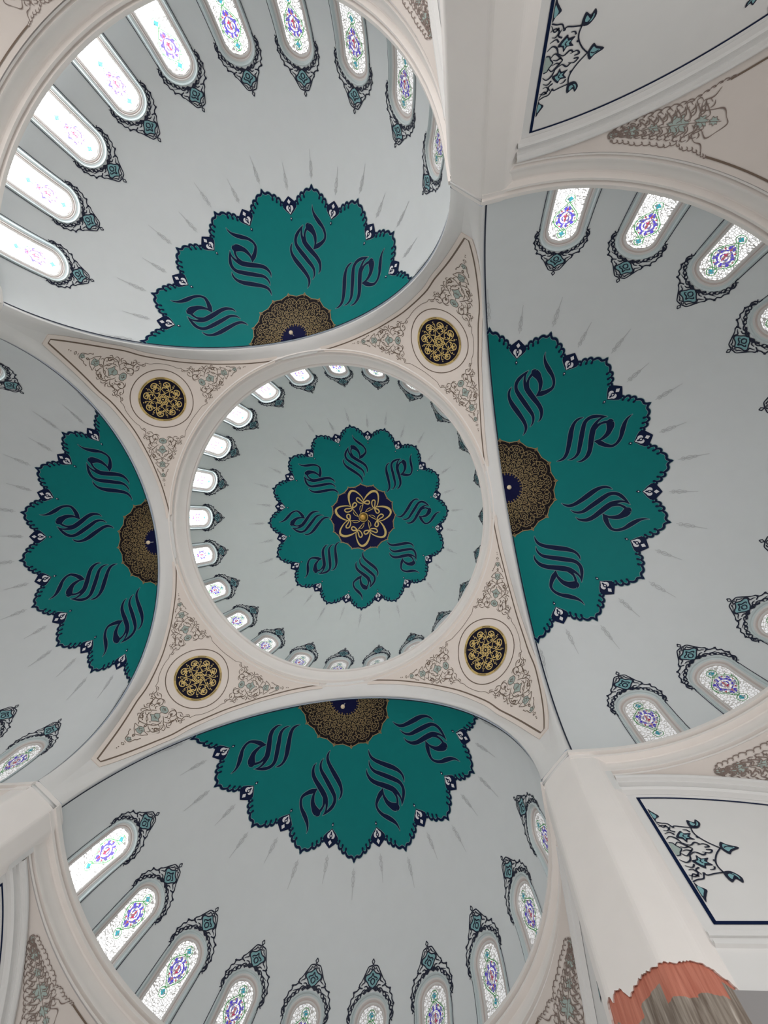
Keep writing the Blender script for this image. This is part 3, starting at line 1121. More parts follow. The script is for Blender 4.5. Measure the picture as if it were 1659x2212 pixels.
MOT_FILL = [[(-0.018, 0), (-0.008, 0.02), (0.011, 0.02), (0.022, 0.0), (0.011, -0.02), (-0.008, -0.02)],
            [(0.033, 0), (0.045, 0.014), (0.06, 0.017), (0.068, 0.03), (0.076, 0.016), (0.093, 0), (0.076, -0.016), (0.068, -0.03), (0.06, -0.017), (0.045, -0.014)],
            [(0.143, 0), (0.157, 0.017), (0.181, 0.017), (0.185, 0), (0.181, -0.017), (0.157, -0.017)],
            [(0.225, 0), (0.238, 0.012), (0.252, 0.009), (0.255, 0), (0.252, -0.009), (0.238, -0.012)]]
MOT_LINE = [  # half motif, mirrored about the axis: (points), width
    ([(-0.018, 0), (-0.008, 0.02), (0.011, 0.02), (0.022, 0.0)], .0016), ([(0.033, 0), (0.045, 0.014), (0.06, 0.017), (0.068, 0.03), (0.076, 0.016), (0.093, 0)], .0016),
    ([(0.118, 0.0), (0.13, 0.004), (0.143, 0.0)], .002), ([(0.143, 0.0), (0.15, 0.011), (0.157, 0.02), (0.158, 0.04), (0.17, 0.032), (0.18, 0.026), (0.192, 0.012), (0.2, 0.0)], .0016),
    ([(0.157, 0.017), (0.17, 0.012), (0.181, 0.017), (0.185, 0.0)], .0013), ([(0.2, 0.03), (0.214, 0.028), (0.222, 0.02), (0.235, 0.017), (0.252, 0.012), (0.256, 0.0)], .0016),
    ([(0.2, 0.0), (0.21, 0.004), (0.22, 0.0)], .002), ([(0.266, 0.006), (0.266, 0.0)], .0018), ([(0.274, 0.0), (0.281, 0.007), (0.289, 0.0)], .0016),
    ([(0.031, 0.022), (0.043, 0.036), (0.058, 0.048), (0.072, 0.06), (0.097, 0.062), (0.123, 0.052), (0.134, 0.041), (0.13, 0.02), (0.118, 0.004)], .0018),
    ([(0.052, 0.035), (0.079, 0.036), (0.1, 0.026), (0.113, 0.008), (0.12, 0.0)], .0016), ([(0.124, 0.05), (0.112, 0.04), (0.104, 0.044), (0.098, 0.05)], .003),
    ([(0.052, 0.043), (0.042, 0.064), (0.02, 0.075), (-0.005, 0.077), (-0.015, 0.085)], .0018), ([(0.05, 0.062), (0.062, 0.075), (0.056, 0.088)], .0026),
    ([(0.008, 0.034), (-0.012, 0.029), (-0.03, 0.038), (-0.03, 0.056), (-0.01, 0.06), (0.004, 0.05), (0.015, 0.052), (0.027, 0.047)], .0018),
    ([(0.004, 0.05), (-0.004, 0.044), (-0.008, 0.05)], .003), ([(-0.026, 0.022), (-0.036, 0.036), (-0.03, 0.056), (-0.016, 0.07), (-0.02, 0.1), (-0.034, 0.1), (-0.05, 0.11), (-0.056, 0.128)], .0018),
    ([(-0.014, 0.072), (-0.004, 0.09), (-0.012, 0.105), (-0.03, 0.112)], .0016), ([(0.045, 0.066), (0.02, 0.07), (0.002, 0.082), (0.01, 0.094)], .0022),
    ([(-0.04, 0.095), (-0.03, 0.085), (-0.036, 0.078)], .0024), ([(0.085, 0.055), (0.1, 0.054), (0.108, 0.047)], .0026), ([(0.022, 0.0), (0.033, 0.0)], .002),
    ([(0.07, 0.056), (0.085, 0.046), (0.078, 0.036), (0.067, 0.041)], .0016), ([(0.11, 0.056), (0.119, 0.046), (0.112, 0.037)], .0022), ([(-0.014, 0.045), (-0.002, 0.038), (0.004, 0.046)], .0018),
    ([(0.018, 0.052), (0.028, 0.074), (0.044, 0.08), (0.05, 0.071)], .0017), ([(0.06, 0.05), (0.07, 0.072), (0.086, 0.077), (0.091, 0.068)], .0017), ([(-0.034, 0.058), (-0.046, 0.072), (-0.042, 0.09)], .002),
    ([(0.1, 0.062), (0.112, 0.07), (0.122, 0.062)], .0017), ([(-0.02, 0.1), (-0.004, 0.112), (0.004, 0.104)], .0017), ([(0.03, 0.03), (0.022, 0.04), (0.012, 0.036)], .0022), ([(0.088, 0.03), (0.098, 0.016), (0.11, 0.014)], .002),
    ([(0.128, 0.03), (0.142, 0.034), (0.15, 0.026)], .0018), ([(-0.05, 0.1), (-0.062, 0.112), (-0.058, 0.122)], .0018)]


def motif(p, T, axis_map):
    for sg in (1, -1):
        p.T = lambda x, y, sg=sg: axis_map(x, sg * y)
        for P, w in MOT_LINE:
            p.ribbon([(x, y, w * (1.0 if 0 < i < len(P) - 1 else 0.6)) for i, (x, y) in enumerate(P)], 0, 0.0008, 4)
        for x, y in ((-0.002, 0.0), (0.1, 0.0), (0.062, 0.0)):
            p.disc(x, y, 0.0035, 0, 0.001, 8)
        for x, y in ((0.118, 0.033), (0.03, 0.058), (-0.05, 0.112), (0.2, 0.032), (0.0, 0.096)):
            p.disc(x, y, 0.0032, 0, 0.001, 8)
    p.T = lambda x, y: axis_map(x, y)
    for P in MOT_FILL:
        p.fill(P, 1, 0.0004)
        cx_ = (min(q[0] for q in P) + max(q[0] for q in P)) / 2
        p.ribbon([(cx_ - 0.011, 0), (cx_, 0.008), (cx_ + 0.011, 0), (cx_, -0.008)], 0, 0.0008, 1, True, w=0.0014)
        p.ribbon([(cx_ - 0.006, 0.012), (cx_ + 0.003, 0.004)], 0, 0.0008, 1, w=0.0012)
        p.ribbon([(cx_ - 0.006, -0.012), (cx_ + 0.003, -0.004)], 0, 0.0008, 1, w=0.0012)
    for x in (0.308, 0.32):
        p.disc(x, 0, 0.003, 0, 0.001, 8)


P_MOTIF = []
for k, (ox, oy, ang) in enumerate(((0.0, 0.252, 90.0), (-0.2447, -0.1109, 180 + 15.8), (0.2447, -0.1109, -15.8))):
    p = Paint(pf)
    motif(p, None, rot2(rad(ang), False, ox, oy, 1.0))
    P_MOTIF.append(p.mb.mesh('pendentive_arabesque', [M_BROWN, M_SAGE]))

# inscribed medallion
p = Paint(pf)
n = 64
p.star_fill([(2 * PI * i / n, 0.138) for i in range(n)], 0, 0.0008, 4)
DISC = p.mb.mesh('medallion', [paint_mat('medallion_night_blue', (0.007, 0.006, 0.018), 0.6, spec=0.1)])
p = Paint(pf)
for r, w in ((0.1365, 0.0016), (0.1315, 0.0008), (0.1275, 0.0014)):
    p.ring(0, 0, r, w, 0, 0.0014, 80)
for k in range(8):                       # eight lengths of twisted rope in the rim
    for j in range(2):
        P = []
        for i in range(13):
            t = rad(45 * k + 6 + 22 * i / 12)
            r = 0.132 + 0.0032 * math.sin(i * PI / 2 * 1.0 + PI * j)
            P.append((r * math.cos(t), r * math.sin(t)))
        p.ribbon(P, 0, 0.0016, 2, w=0.0011)
WORD = [([(0.616, 0.066), (0.66, 0.085), (0.72, 0.075), (0.775, 0.028), (0.795, -0.05), (0.765, -0.135), (0.70, -0.172), (0.65, -0.12), (0.625, -0.03), (0.64, 0.03)], .017),
        ([(0.735, 0.02), (0.70, -0.05), (0.70, -0.12)], .013), ([(0.64, 0.05), (0.605, 0.0), (0.60, -0.09), (0.636, -0.172)], .015),
        ([(0.489, 0.073), (0.529, 0.105), (0.563, 0.065), (0.535, -0.005), (0.569, -0.063), (0.533, -0.137), (0.469, -0.16), (0.433, -0.073)], .018),
        ([(0.77, -0.13), (0.723, -0.175), (0.66, -0.205), (0.55, -0.222), (0.433, -0.228), (0.177, -0.232)], .0115),
        ([(0.649, 0.251), (0.685, 0.262), (0.708, 0.238), (0.69, 0.2), (0.6, 0.183), (0.466, 0.172), (0.125, 0.167)], .0115)]
for k in range(8):
    p.T = rot2(rad(45 * k + 22.5), False, 0, 0, 0.138)
    p.wk = 1.1
    for P, w in WORD:
        p.ribbon(P, 0, 0.0018, 4, w=w)
    p.disc(0.36, -0.03, 0.022, 0, 0.0018, 8)
    p.disc(0.668, -0.05, 0.03, 0, 0.0018, 8)
    p.disc(0.5, 0.088, 0.03, 0, 0.0018, 8)
    p.ribbon([(0.755, 0.29), (0.775, 0.245)], 0, 0.0018, 1, w=.014)
    p.ribbon([(0.272, 0.0), (0.2, 0.083), (0.2, 0.1)], 0, 0.0018, 1, w=.014)
    p.ribbon([(0.272, 0.0), (0.2, -0.083)], 0, 0.0018, 1, w=.014)
    p.ribbon([(0.19, 0.0), (0.12, 0.05)], 0, 0.0018, 1, w=.014)
    p.ribbon([(0.19, 0.0), (0.12, -0.05)], 0, 0.0018, 1, w=.014)
    p.ribbon([(0.205, 0.085), (0.13, 0.054)], 0, 0.0018, 1, w=.014)
p.T = lambda x, y: (x, y)
p.wk = 1.0
p.ring(0, 0, 0.0145, 0.0018, 0, 0.0018, 24)
p.disc(0, 0, 0.005, 0, 0.0018, 10)
INSCR = p.mb.mesh('inscription', [M_GOLD])

for q, a in QUAD.items():
    o = ob('pendentive', PANEL, None, (0, 0, EYE), a)
    tag(o, 'cream triangular pendentive with gold-lettered dark medallion at %s of the central ring' % q, 'pendentive', 'medallion pendentives')
    ob('border_line', P_BORDER, o)
    for me in P_MOTIF:
        ob('arabesque', me, o)
    d = ob('medallion', DISC, o)
    d['label'] = 'round black medallion'
    i = ob('inscription', INSCR, d)
    i['label'] = 'gold lettering in an eight-point star'

# ------------------------------------------------------------------ central dome
mb = MB()
prof = [(1.075, 2.768), (1.048, 2.768), (1.044, 2.7685), (1.036, 2.7695), (1.036, 2.7755), (1.046, 2.778), (1.046, 2.784), (1.028, 2.787), (1.028, 2.796), (1.036, 2.799), (1.036, 2.804), (1.020, 2.808),
        (1.016, 2.815), (1.0135, 2.830), (1.009, 2.850), (1.001, 2.872), (0.994, 2.886), (1.005, 2.888), (1.005, 2.893), (0.9885, 2.896), (0.9855, 2.902), (0.985, 2.914), (0.988, 2.922), (1.0, 2.926), (1.01, 2.936), (1.075, 2.938)]
n = 144
rows = [[(r * math.cos(2 * PI * i / n), r * math.sin(2 * PI * i / n), z) for i in range(n)] for r, z in prof]
mb.grid(rows, 0, True)
o = ob('trim_1', mb.mesh('ring_cornice', [M_CORN], sharp=25))
tag(o, 'broad cream ring moulding round the base of the central dome', 'cornice', None, 'structure')

AZC = [-6.91 + 15.0 * k for k in range(24)]
cen_az = sorted(((a + 180) % 360) - 180 for a in AZC)
mb = shell_with_holes(CR, cen_az, WIN_CEN, -180 + 0.5, 180 + 0.5, 60, 3.0) if False else shell_with_holes(CR, [a for a in AZC], WIN_CEN, -15.0, 345.0, 60, 3.0)
dome = ob('dome', mb.mesh('dome_shell', [M_CDOME], True, 0.002, True), None, (0, 0, EYE + CZ * S))
tag(dome, 'white central dome with a complete teal flower rosette', 'dome')


def cen_fn(x, y, h):
    X, Y = RTC * x, RTC * y
    r = math.hypot(X, Y)
    z = math.sqrt(max(1e-6, CR * CR - r * r))
    k = (CR - 0.0015 - h) / CR
    return (X * k, Y * k, z * k)


ros = ob('rosette', rosette_paint(cen_fn, COFF, 16).mb.mesh('rosette_field', [M_TEAL, M_NAVY, M_EDGE, M_WPAINT]), dome)
ros['label'] = 'teal sixteen-petal rosette'
for k in range(8):
    ob('calligraphy', glyph_paint(cen_fn, COFF + rad(45 * k)).mb.mesh('calligraphy', [M_NAVY, M_EDGE]), ros)
ob('medallion', loop_medallion(cen_fn, COFF).mb.mesh('loop_medallion', [M_BLUE, M_GOLDLINE, M_GOLD, M_BLACK]), ros)
ob('finial_border', finial_paint(cen_fn, COFF).mb.mesh('finial_border', [M_GREY]), dome)
CLOCKC = {}
for k, a in enumerate(AZC):
    hh = ((a + 90) % 360) / 30.0
    hr = int(hh + 0.25) % 12
    half = abs(hh - round(hh)) > 0.25
    h12 = int(math.floor(hh)) % 12 if half else int(round(hh)) % 12
    lab = "small arched leaded window at the %s o'clock place in the central dome" % (('half past ' if half else '') + str(h12 if h12 else 12))
    lab = lab.replace(" o'clock", '') if half else lab
    place_window(MESH_CEN, (0, 0, EYE + CZ * S), a, lab, 'windows round the central dome')

# gilt boss under the apex
mb = MB()
rows = []
for i in range(13):
    t = PI * i / 12
    rr = 0.033 * math.sin(t) * (1.0 if i < 7 else 1.0)
    rows.append([((rr * (1 + 0.05 * math.sin(8 * (2 * PI * j / 48) + 6 * t))) * math.cos(2 * PI * j / 48), (rr * (1 + 0.05 * math.sin(8 * (2 * PI * j / 48) + 6 * t))) * math.sin(2 * PI * j / 48), 0.026 * math.cos(t)) for j in range(48)])
mb.grid(rows, 0, True)
boss = ob('gilt_boss', mb.mesh('gilt_boss', [M_BALL]), None, (0, 0, EYE + 3.968 * S))
tag(boss, 'round gilt boss with swirled flutes at the centre of the central dome', 'boss')
mb = MB()
rows = []
for i in range(9):
    t = 2 * PI * i / 8
    rows.append([((0.038 + 0.005 * math.cos(t)) * math.cos(2 * PI * j / 40), (0.038 + 0.005 * math.cos(t)) * math.sin(2 * PI * j / 40), 0.017 + 0.005 * math.sin(t)) for j in range(40)])
mb.grid(rows, 0, True)
ob('collar', mb.mesh('boss_collar', [M_GOLD]), boss)

# ------------------------------------------------------------------ half domes
VIS = {'right': list(range(10)), 'bottom': list(range(10)), 'top': list(range(10)), 'left': [0, 1, 8, 9]}
DW = 17.4886
ORD = ['first', 'second', 'third', 'fourth', 'fifth', 'sixth', 'seventh', 'eighth', 'ninth', 'tenth']


def semi_z(x, y):
    if x >= SX:
        return math.sqrt(max(1e-6, SR * SR - (x - SX) ** 2 - y * y)), SR
    r = barrel_r(x)
    return math.sqrt(max(1e-6, r * r - y * y)), r


def semi_fn(x, y, h):
    """plan disc -> under side of the half dome (drawing units, origin on the dome's own axis)"""
    X, Y = max(XE + 0.0008, S2 + RT * x), RT * y
    z, r = semi_z(X, Y)
    k = 1 - (0.0015 + h) / SR
    if X >= SX:
        return ((X - SX) * k, Y * k, z * k)
    return (X - SX, Y * k, z * k)


SEMI_SHELL = {}


def semi_shell(azs):
    key = tuple(azs)
    if key not in SEMI_SHELL:
        mb = shell_with_holes(SR, azs, WIN_SEMI, -90, 90, 60, 3.0)
        rows = []
        xs = [SX, 1.19, 1.15, 1.128, XE]
        for x in xs:
            r = barrel_r(x)
            rows.append([(x - SX, r * math.sin(rad(t)), r * math.cos(rad(t))) for t in range(-90, 91, 3)])
        mb.grid(rows)
        SEMI_SHELL[key] = mb.mesh('half_dome_shell', [M_DOME], True, 0.002, True)
    return SEMI_SHELL[key]


SEMI_ROS = rosette_paint(semi_fn, 0.0, 16).mb.mesh('half_rosette_field', [M_TEAL, M_NAVY, M_EDGE, M_WPAINT])
SEMI_GLY = [glyph_paint(semi_fn, rad(a)).mb.mesh('calligraphy', [M_NAVY, M_EDGE]) for a in (-67.5, -22.5, 22.5, 67.5)]
SEMI_MED = tracery_medallion(semi_fn).mb.mesh('half_medallion', [M_BLACK, M_GOLDLINE, M_BLUE])
SEMI_FIN = finial_paint(semi_fn, 0.0).mb.mesh('half_finial_border', [M_GREY])
p = Paint(lambda x, y, h: (x - SX, (barrel_r(x) - 0.002 - h) * math.sin(y), (barrel_r(x) - 0.002 - h) * math.cos(y)))
p.ribbon([(XE + 0.0045, rad(-89 + 178 * i / 90)) for i in range(91)], 0, 0.0, 1, w=0.0030)
SEMI_LINE = p.mb.mesh('half_dome_border_line', [M_INK])


def cornice_mesh():
    mb = MB()
    prof = [(1.10, 1.7225), (1.012, 1.7225), (1.005, 1.722), (0.986, 1.7195), (0.985, 1.716), (0.985, 1.7005), (1.005, 1.699), (1.005, 1.691), (0.992, 1.688), (0.992, 1.677), (1.013, 1.675), (1.013, 1.668),
            (1.009, 1.660), (1.0085, 1.645), (1.0065, 1.630), (1.004, 1.618), (1.0, 1.609), (1.0, 1.600), (1.017, 1.598), (1.017, 1.592), (1.0045, 1.5895), (1.0045, 1.5815), (1.022, 1.579), (1.06, 1.577)]
    rows = []
    for r, z in prof:
        row = [(C1, -r, z), (1.15, -r, z)]
        for i in range(61):
            t = -PI / 2 + PI * i / 60
            row.append((CXC + r * math.cos(t), r * math.sin(t), z))
        row += [(1.15, r, z), (C1, r, z)]
        rows.append(row)
    mb.grid(rows)
    b = len(rows[0])
    for col in (0, b - 1):            # end caps at the arch face
        mb.add([rows[i][col] for i in range(len(prof))], [tuple(range(len(prof)))])
    return mb.mesh('half_dome_cornice', [M_CORN], True, sharp=25)


CORN = cornice_mesh()
for p_ in CORN.polygons:
    if len(p_.vertices) > 4:
        p_.use_smooth = False

mb = MB()
rows = []
for i in range(13):
    t = PI * i / 12
    rr = 0.0105 * math.sin(t) * (1.15 - 0.3 * math.cos(t))
    rows.append([(rr * math.cos(2 * PI * j / 20), rr * math.sin(2 * PI * j / 20), 0.0125 * math.cos(t)) for j in range(20)])
mb.grid(rows, 0, True)
BULB = mb.mesh('pendant_bulb', [M_BULB])
mb = MB()
mb.grid([[(0.0018 * math.cos(2 * PI * j / 8), 0.0018 * math.sin(2 * PI * j / 8), z) for j in range(8)] for z in (0.010, 0.0665)], 0, True)
WIRE = mb.mesh('pendant_wire', [M_WHITE])

SIDEWORD = {'right': 'along the right edge of the photo', 'bottom': 'along the bottom of the photo', 'left': 'cut by the left edge of the photo', 'top': 'at the top of the photo'}
for nm, a in DIRS.items():
    c, s = math.cos(a), math.sin(a)
    loc = (SX * S * c, SX * S * s, EYE + SZ * S)
    azs = [(k - 4.5) * DW for k in VIS[nm]]
    o = ob('half_dome', semi_shell(azs), None, loc, a)
    tag(o, {'top': 'bright half dome at the top with blown-out white windows on its left',
            'right': 'shaded half dome at the right with half a teal rosette',
            'bottom': 'half dome along the bottom with ten tall windows and half a teal rosette',
            'left': 'half dome at the left, mostly beyond the picture edge'}[nm], 'half dome', 'the four half domes')
    r = ob('rosette', SEMI_ROS, o)
    for g in SEMI_GLY:
        ob('calligraphy', g, r)
    md = ob('medallion', SEMI_MED, r)
    md['label'] = 'black half medallion with gold interlace and deep blue eye'
    ob('finial_border', SEMI_FIN, o)
    ob('border_line', SEMI_LINE, o)
    t = ob('trim_%d' % (2 + list(DIRS).index(nm)), CORN, None, (0, 0, EYE), a)
    tag(t, 'curved cream cornice under the %s half dome' % nm, 'cornice', None, 'structure')
    bl = ob('pendant_bulb', BULB, None, (1.1307 * S * c, 1.1307 * S * s, EYE + 2.6754 * S), a)
    tag(bl, 'tiny pale pendant bulb hanging at the crown of the %s half dome' % nm, 'light bulb', 'pendant bulbs')
    ob('wire', WIRE, bl)
    order = list(reversed(VIS[nm])) if nm in ('bottom', 'left') else VIS[nm]
    names = {'right': 'from the top in the right half dome', 'bottom': 'from the left in the bottom half dome', 'top': 'from the left in the top half dome'}
    for k in VIS[nm]:
        psi = math.degrees(a) + (k - 4.5) * DW
        if nm == 'left':
            lab = {9: 'arched leaded window of the left half dome nearest the top left pier', 8: 'arched leaded window of the left half dome second from the top left pier',
                   0: 'arched leaded window of the left half dome nearest the bottom left pier', 1: 'arched leaded window of the left half dome second from the bottom left pier'}[k]
        else:
            lab = 'tall arched leaded window, %s %s' % (ORD[order.index(k)], names[nm])
        place_window(MESH_SEMI, loc, psi, lab, 'windows of the %s half dome' % nm)

# ------------------------------------------------------------------ lower pendentives and bay walls


def low_pt(phi, beta, h=0.0, sg=1):
    """sphere under the half-dome cornice: phi from the bay axis, beta from the vertical (degrees)"""
    r = LR - h
    return (CXC + r * math.sin(rad(beta)) * math.cos(rad(phi)), sg * r * math.sin(rad(beta)) * math.sin(rad(phi)), LZ + r * math.cos(rad(beta)))


def beta_edge(phi, lim=WALLY):
    m = max(math.sin(rad(phi)), math.cos(rad(phi)))
    return math.degrees(math.asin(min(0.9999, lim / (LR * m))))


ARAB_OUT = [  # (phi, beta) outline of the arabesque near the pier
    [(74.3, 40.75), (73.3, 40.2), (71.5, 40.2), (69.5, 40.05), (67.0, 40.2), (64.6, 40.15), (62.9, 40.6), (61.6, 40.2), (60.0, 40.35), (58.4, 40.1), (57.4, 40.0)],
    [(74.3, 40.75), (73.2, 41.35), (71.4, 41.9), (69.2, 42.55), (67.0, 43.15), (64.8, 43.75), (63.0, 44.3), (61.6, 45.2), (60.4, 46.0), (59.0, 46.6)],
    [(58.4, 40.1), (59.2, 40.9), (60.4, 41.0), (61.2, 41.6), (60.3, 42.1), (59.0, 41.5), (58.0, 42.1), (57.0, 43.0), (57.6, 43.5), (58.5, 44.1), (60.0, 43.8), (61.3, 43.6), (61.7, 44.3), (60.6, 44.8), (60.2, 45.6)]]


def low_meshes(sg):
    mb = MB()
    rows = []
    nphi = 60
    for i in range(nphi + 1):
        phi = 90.0 * i / nphi
        b0, b1 = 39.3, beta_edge(phi) + 0.3
        rows.append([low_pt(phi, b0 + (b1 - b0) * j / 16, 0, sg) for j in range(17)])
    mb.grid(rows)
    base = mb.mesh('lower_pendentive', [M_LOWPEN])
    outs = []
    wall = WALLY - 0.04
    for mir in (False, True):
        fn = (lambda x, y, h: low_pt(x, y, 0.0016 + h, sg)) if not mir else (lambda x, y, h: low_pt(90 - x, y, 0.0016 + h, sg))
        p = Paint(fn)
        rnd = random.Random(3)
        for gi, P in enumerate(ARAB_OUT):
            if gi == 2:
                p.ribbon([(x, y, 0.03 + 0.04 * (i % 2)) for i, (x, y) in enumerate(P)], 0, 0.001, 5)
                continue
            sgn = -1 if gi == 0 else 1
            P = [q for a_, b_ in zip(P, P[1:]) for q in (a_, ((a_[0] + b_[0]) / 2, (a_[1] + b_[1]) / 2))] + [P[-1]]
            for (xa, ya), (xb, yb) in zip(P, P[1:]):
                p.ribbon([(xa, ya, .03), (xa * .75 + xb * .25, ya * .75 + yb * .25 + sgn * .12, .05), (xa * .35 + xb * .65, ya * .35 + yb * .65 + sgn * .10, .045), (xb, yb - sgn * .05, .06), (xb + .3, yb - sgn * .22, .03)], 0, 0.001, 4)
        axis = [(74, 40.75), (70, 41.2), (66, 41.75), (62.5, 42.3), (60.3, 42.8), (58, 43.1)]

        def ax(phi):
            for (a, va), (b, vb) in zip(axis, axis[1:]):
                if phi >= b:
                    return va + (vb - va) * (phi - a) / (b - a)
            return axis[-1][1]
        # sage flowers strung along the axis
        for ph, ln, wd in ((73.4, 0.9, 0.36), (70.6, 1.3, 0.62), (67.3, 1.0, 0.42), (63.9, 1.7, 1.0), (60.7, 1.0, 0.6), (59.0, 0.7, 0.42)):
            P = []
            for i in range(14):
                t = 2 * PI * i / 14
                k = 1.0 if i % 2 == 0 else 0.62
                P.append((ph + ln * k * math.cos(t), ax(ph) + wd * k * math.sin(t)))
            p.fill(P, 1, 0.0005)
            p.ribbon(P, 0, 0.001, 1, True, w=0.035)
        p.ribbon([(ph, ax(ph)) for ph in (74.3, 72, 69.2, 66.2, 65.6, 61.8, 58)], 0, 0.0008, 3, w=0.03)
        # leaf scrolls on both sides of the axis
        for i in range(11):
            ph = 72.7 - 1.22 * i
            half = 0.22 + 0.135 * i if i < 10 else 1.3
            for s2 in (1, -1):
                b0 = ax(ph)
                lim = (half * 1.4 if s2 > 0 else min(half * 1.15, b0 - 40.3))
                for Q, ws in (([(0.1, .1), (-0.55, .34), (0.05, .6), (0.85, .86), (0.5, 1.02), (-0.05, .9)], (.025, .05, .055, .05, .045, .03)),
                              ([(0.75, .2), (0.35, .42), (0.62, .66), (0.3, .8)], (.02, .075, .06, .02)), ([(-0.1, .62), (-0.45, .8), (-0.25, 1.0)], (.02, .085, .02)),
                              ([(0.55, .05), (0.95, .3), (0.7, .46)], (.02, .05, .07))):
                    p.ribbon([(ph + x, b0 + s2 * lim * y, w_) for (x, y), w_ in zip(Q, ws)], 0, 0.001, 4)
        outs.append(p.mb.mesh('lower_arabesque', [M_TAUPE, M_SAGE]))
    # brown border beyond the arabesque
    p = Paint(lambda x, y, h: low_pt(x, y, 0.0016 + h, sg))
    p.ribbon([(57.6 - 25.2 * i / 30, 40.05) for i in range(31)], 0, 0.0008, 1, w=0.10)
    up = []
    for i in range(31):
        phi = 59.6 - (59.6 - 45.0) * i / 30
        up.append((phi, beta_edge(phi, WALLY - 0.036)))
    up += [(90 - x, y) for x, y in reversed(up[:-1])]
    p.ribbon(up, 0, 0.0008, 1, w=0.10)
    line = p.mb.mesh('lower_border', [M_BROWN])
    # bay side wall with arch moulding
    mb = MB()
    y = sg * WALLY
    ya = sg * (WALLY - 0.0)

    def arc(r, yy, n=40):
        out = []
        for i in range(n + 1):
            x = 1.20 + (ENDX - 1.20) * i / n
            out.append((x, sg * yy, LZ + math.sqrt(max(1e-6, r * r - (x - CXC) ** 2))))
        return out
    top = arc(1.206, WALLY)
    bot = [(x, y_, FLOOR) for x, y_, z in top]
    mb.grid([top, bot])
    mb.grid([arc(1.2115, WALLY - 0.026), arc(1.204, WALLY - 0.028), arc(1.196, WALLY - 0.026), arc(1.194, WALLY - 0.016), arc(1.188, WALLY - 0.016), arc(1.186, WALLY - 0.005), arc(1.170, WALLY - 0.005), arc(1.168, WALLY - 0.015), arc(1.160, WALLY - 0.018), arc(1.152, WALLY - 0.014), arc(1.149, WALLY - 0.0004)], 0)
    for z0, z1, d in ((1.022, 1.034, 0.005), (1.000, 1.010, 0.009)):
        mb.box(1.212, min(y, y - sg * d), z0, ENDX, max(y, y - sg * d), z1, 0)
    mb.box(1.17, min(y, y - sg * 0.004), FLOOR, ENDX, max(y, y - sg * 0.004), 0.915, 1)
    mb.box(1.17, min(y, y - sg * 0.02), 1.5, 1.2, max(y, y + sg * 0.02), 1.6, 0)
    wall_me = mb.mesh('bay_wall', [M_WHITE, M_DADO], False)
    # painted panel: navy frame and half star
    fn = lambda x, z, h: (x, sg * (WALLY - 0.0012 - h), z)
    p = Paint(fn)
    z0, xl = 1.056, 1.2375
    R1 = 1.131
    P = []
    for i in range(50):
        x = xl + (2.16 - xl) * i / 49
        P.append((x, max(z0, LZ + math.sqrt(max(0, R1 * R1 - (x - CXC) ** 2)))))
    cut = [q for q in P if q[1] > z0] + [(CXC + math.sqrt(R1 * R1 - (z0 - LZ) ** 2), z0)]
    p.ribbon(cut, 0, 0.0, 1, w=0.0030)
    p.ribbon([(xl, cut[0][1] + 0.003), (xl, z0)], 0, 0.0, 1, w=0.0042)
    p.ribbon([(xl - 0.004, z0), (cut[-1][0], z0)], 0, 0.0, 1, w=0.0042)
    frame = p.mb.mesh('panel_frame', [M_NAVY])
    p = Paint(fn)
    for ox, cz, kk, sides in ((xl + 0.007, 1.268, 1.0, (1,)), (1.800, 1.195, 0.72, (1, -1))):
      for sx in sides:
        for s2 in (1, -1):
            p.T = lambda x, y, s2=s2: (ox + sx * kk * x, cz + s2 * kk * y)
            w = 0.0018
            # cusped outline
            p.ribbon([(0.0, 0.105), (0.012, 0.099), (0.026, 0.096), (0.033, 0.083), (0.040, 0.086), (0.055, 0.082), (0.076, 0.078)], 0, 0.0006, 4, w=w)
            p.ribbon([(0.076, 0.078), (0.073, 0.06), (0.077, 0.042), (0.09, 0.02), (0.108, 0.0)], 0, 0.0006, 4, w=w)
            p.disc(0.034, 0.081, 0.0035, 0, 0.0008, 8)
            p.disc(0.075, 0.041, 0.0035, 0, 0.0008, 8)
            # outer leaf on the diagonal
            p.fill([(0.074, 0.08), (0.078, 0.108), (0.092, 0.098), (0.1, 0.11), (0.106, 0.095), (0.098, 0.08), (0.088, 0.074)], 0, 0.0004, 3)
            p.fill([(0.081, 0.086), (0.083, 0.1), (0.092, 0.09), (0.099, 0.1), (0.1, 0.092), (0.094, 0.083)], 1, 0.001, 3)
            p.ribbon([(0.084, 0.08), (0.092, 0.087), (0.097, 0.097)], 0, 0.0014, 3, w=0.0013)
            # half leaf at the frame
            p.fill([(0.0, 0.108), (0.006, 0.118), (0.018, 0.128), (0.012, 0.14), (0.006, 0.15), (0.0, 0.16)], 0, 0.0004, 3)
            p.fill([(0.002, 0.118), (0.011, 0.128), (0.006, 0.139), (0.001, 0.146)], 1, 0.001, 3)
            # inner flowers
            p.fill([(0.03, 0.05), (0.045, 0.066), (0.05, 0.056), (0.066, 0.056), (0.058, 0.044), (0.066, 0.032), (0.05, 0.034), (0.043, 0.022), (0.038, 0.036), (0.026, 0.04)], 0, 0.0006, 3)
            p.fill([(0.037, 0.05), (0.045, 0.058), (0.049, 0.05), (0.057, 0.05), (0.052, 0.043), (0.055, 0.037), (0.047, 0.038), (0.043, 0.031), (0.041, 0.04), (0.034, 0.043)], 1, 0.0012, 3)
            p.ribbon([(0.047, 0.05), (0.043, 0.044), (0.047, 0.039)], 0, 0.0016, 3, w=0.0014)
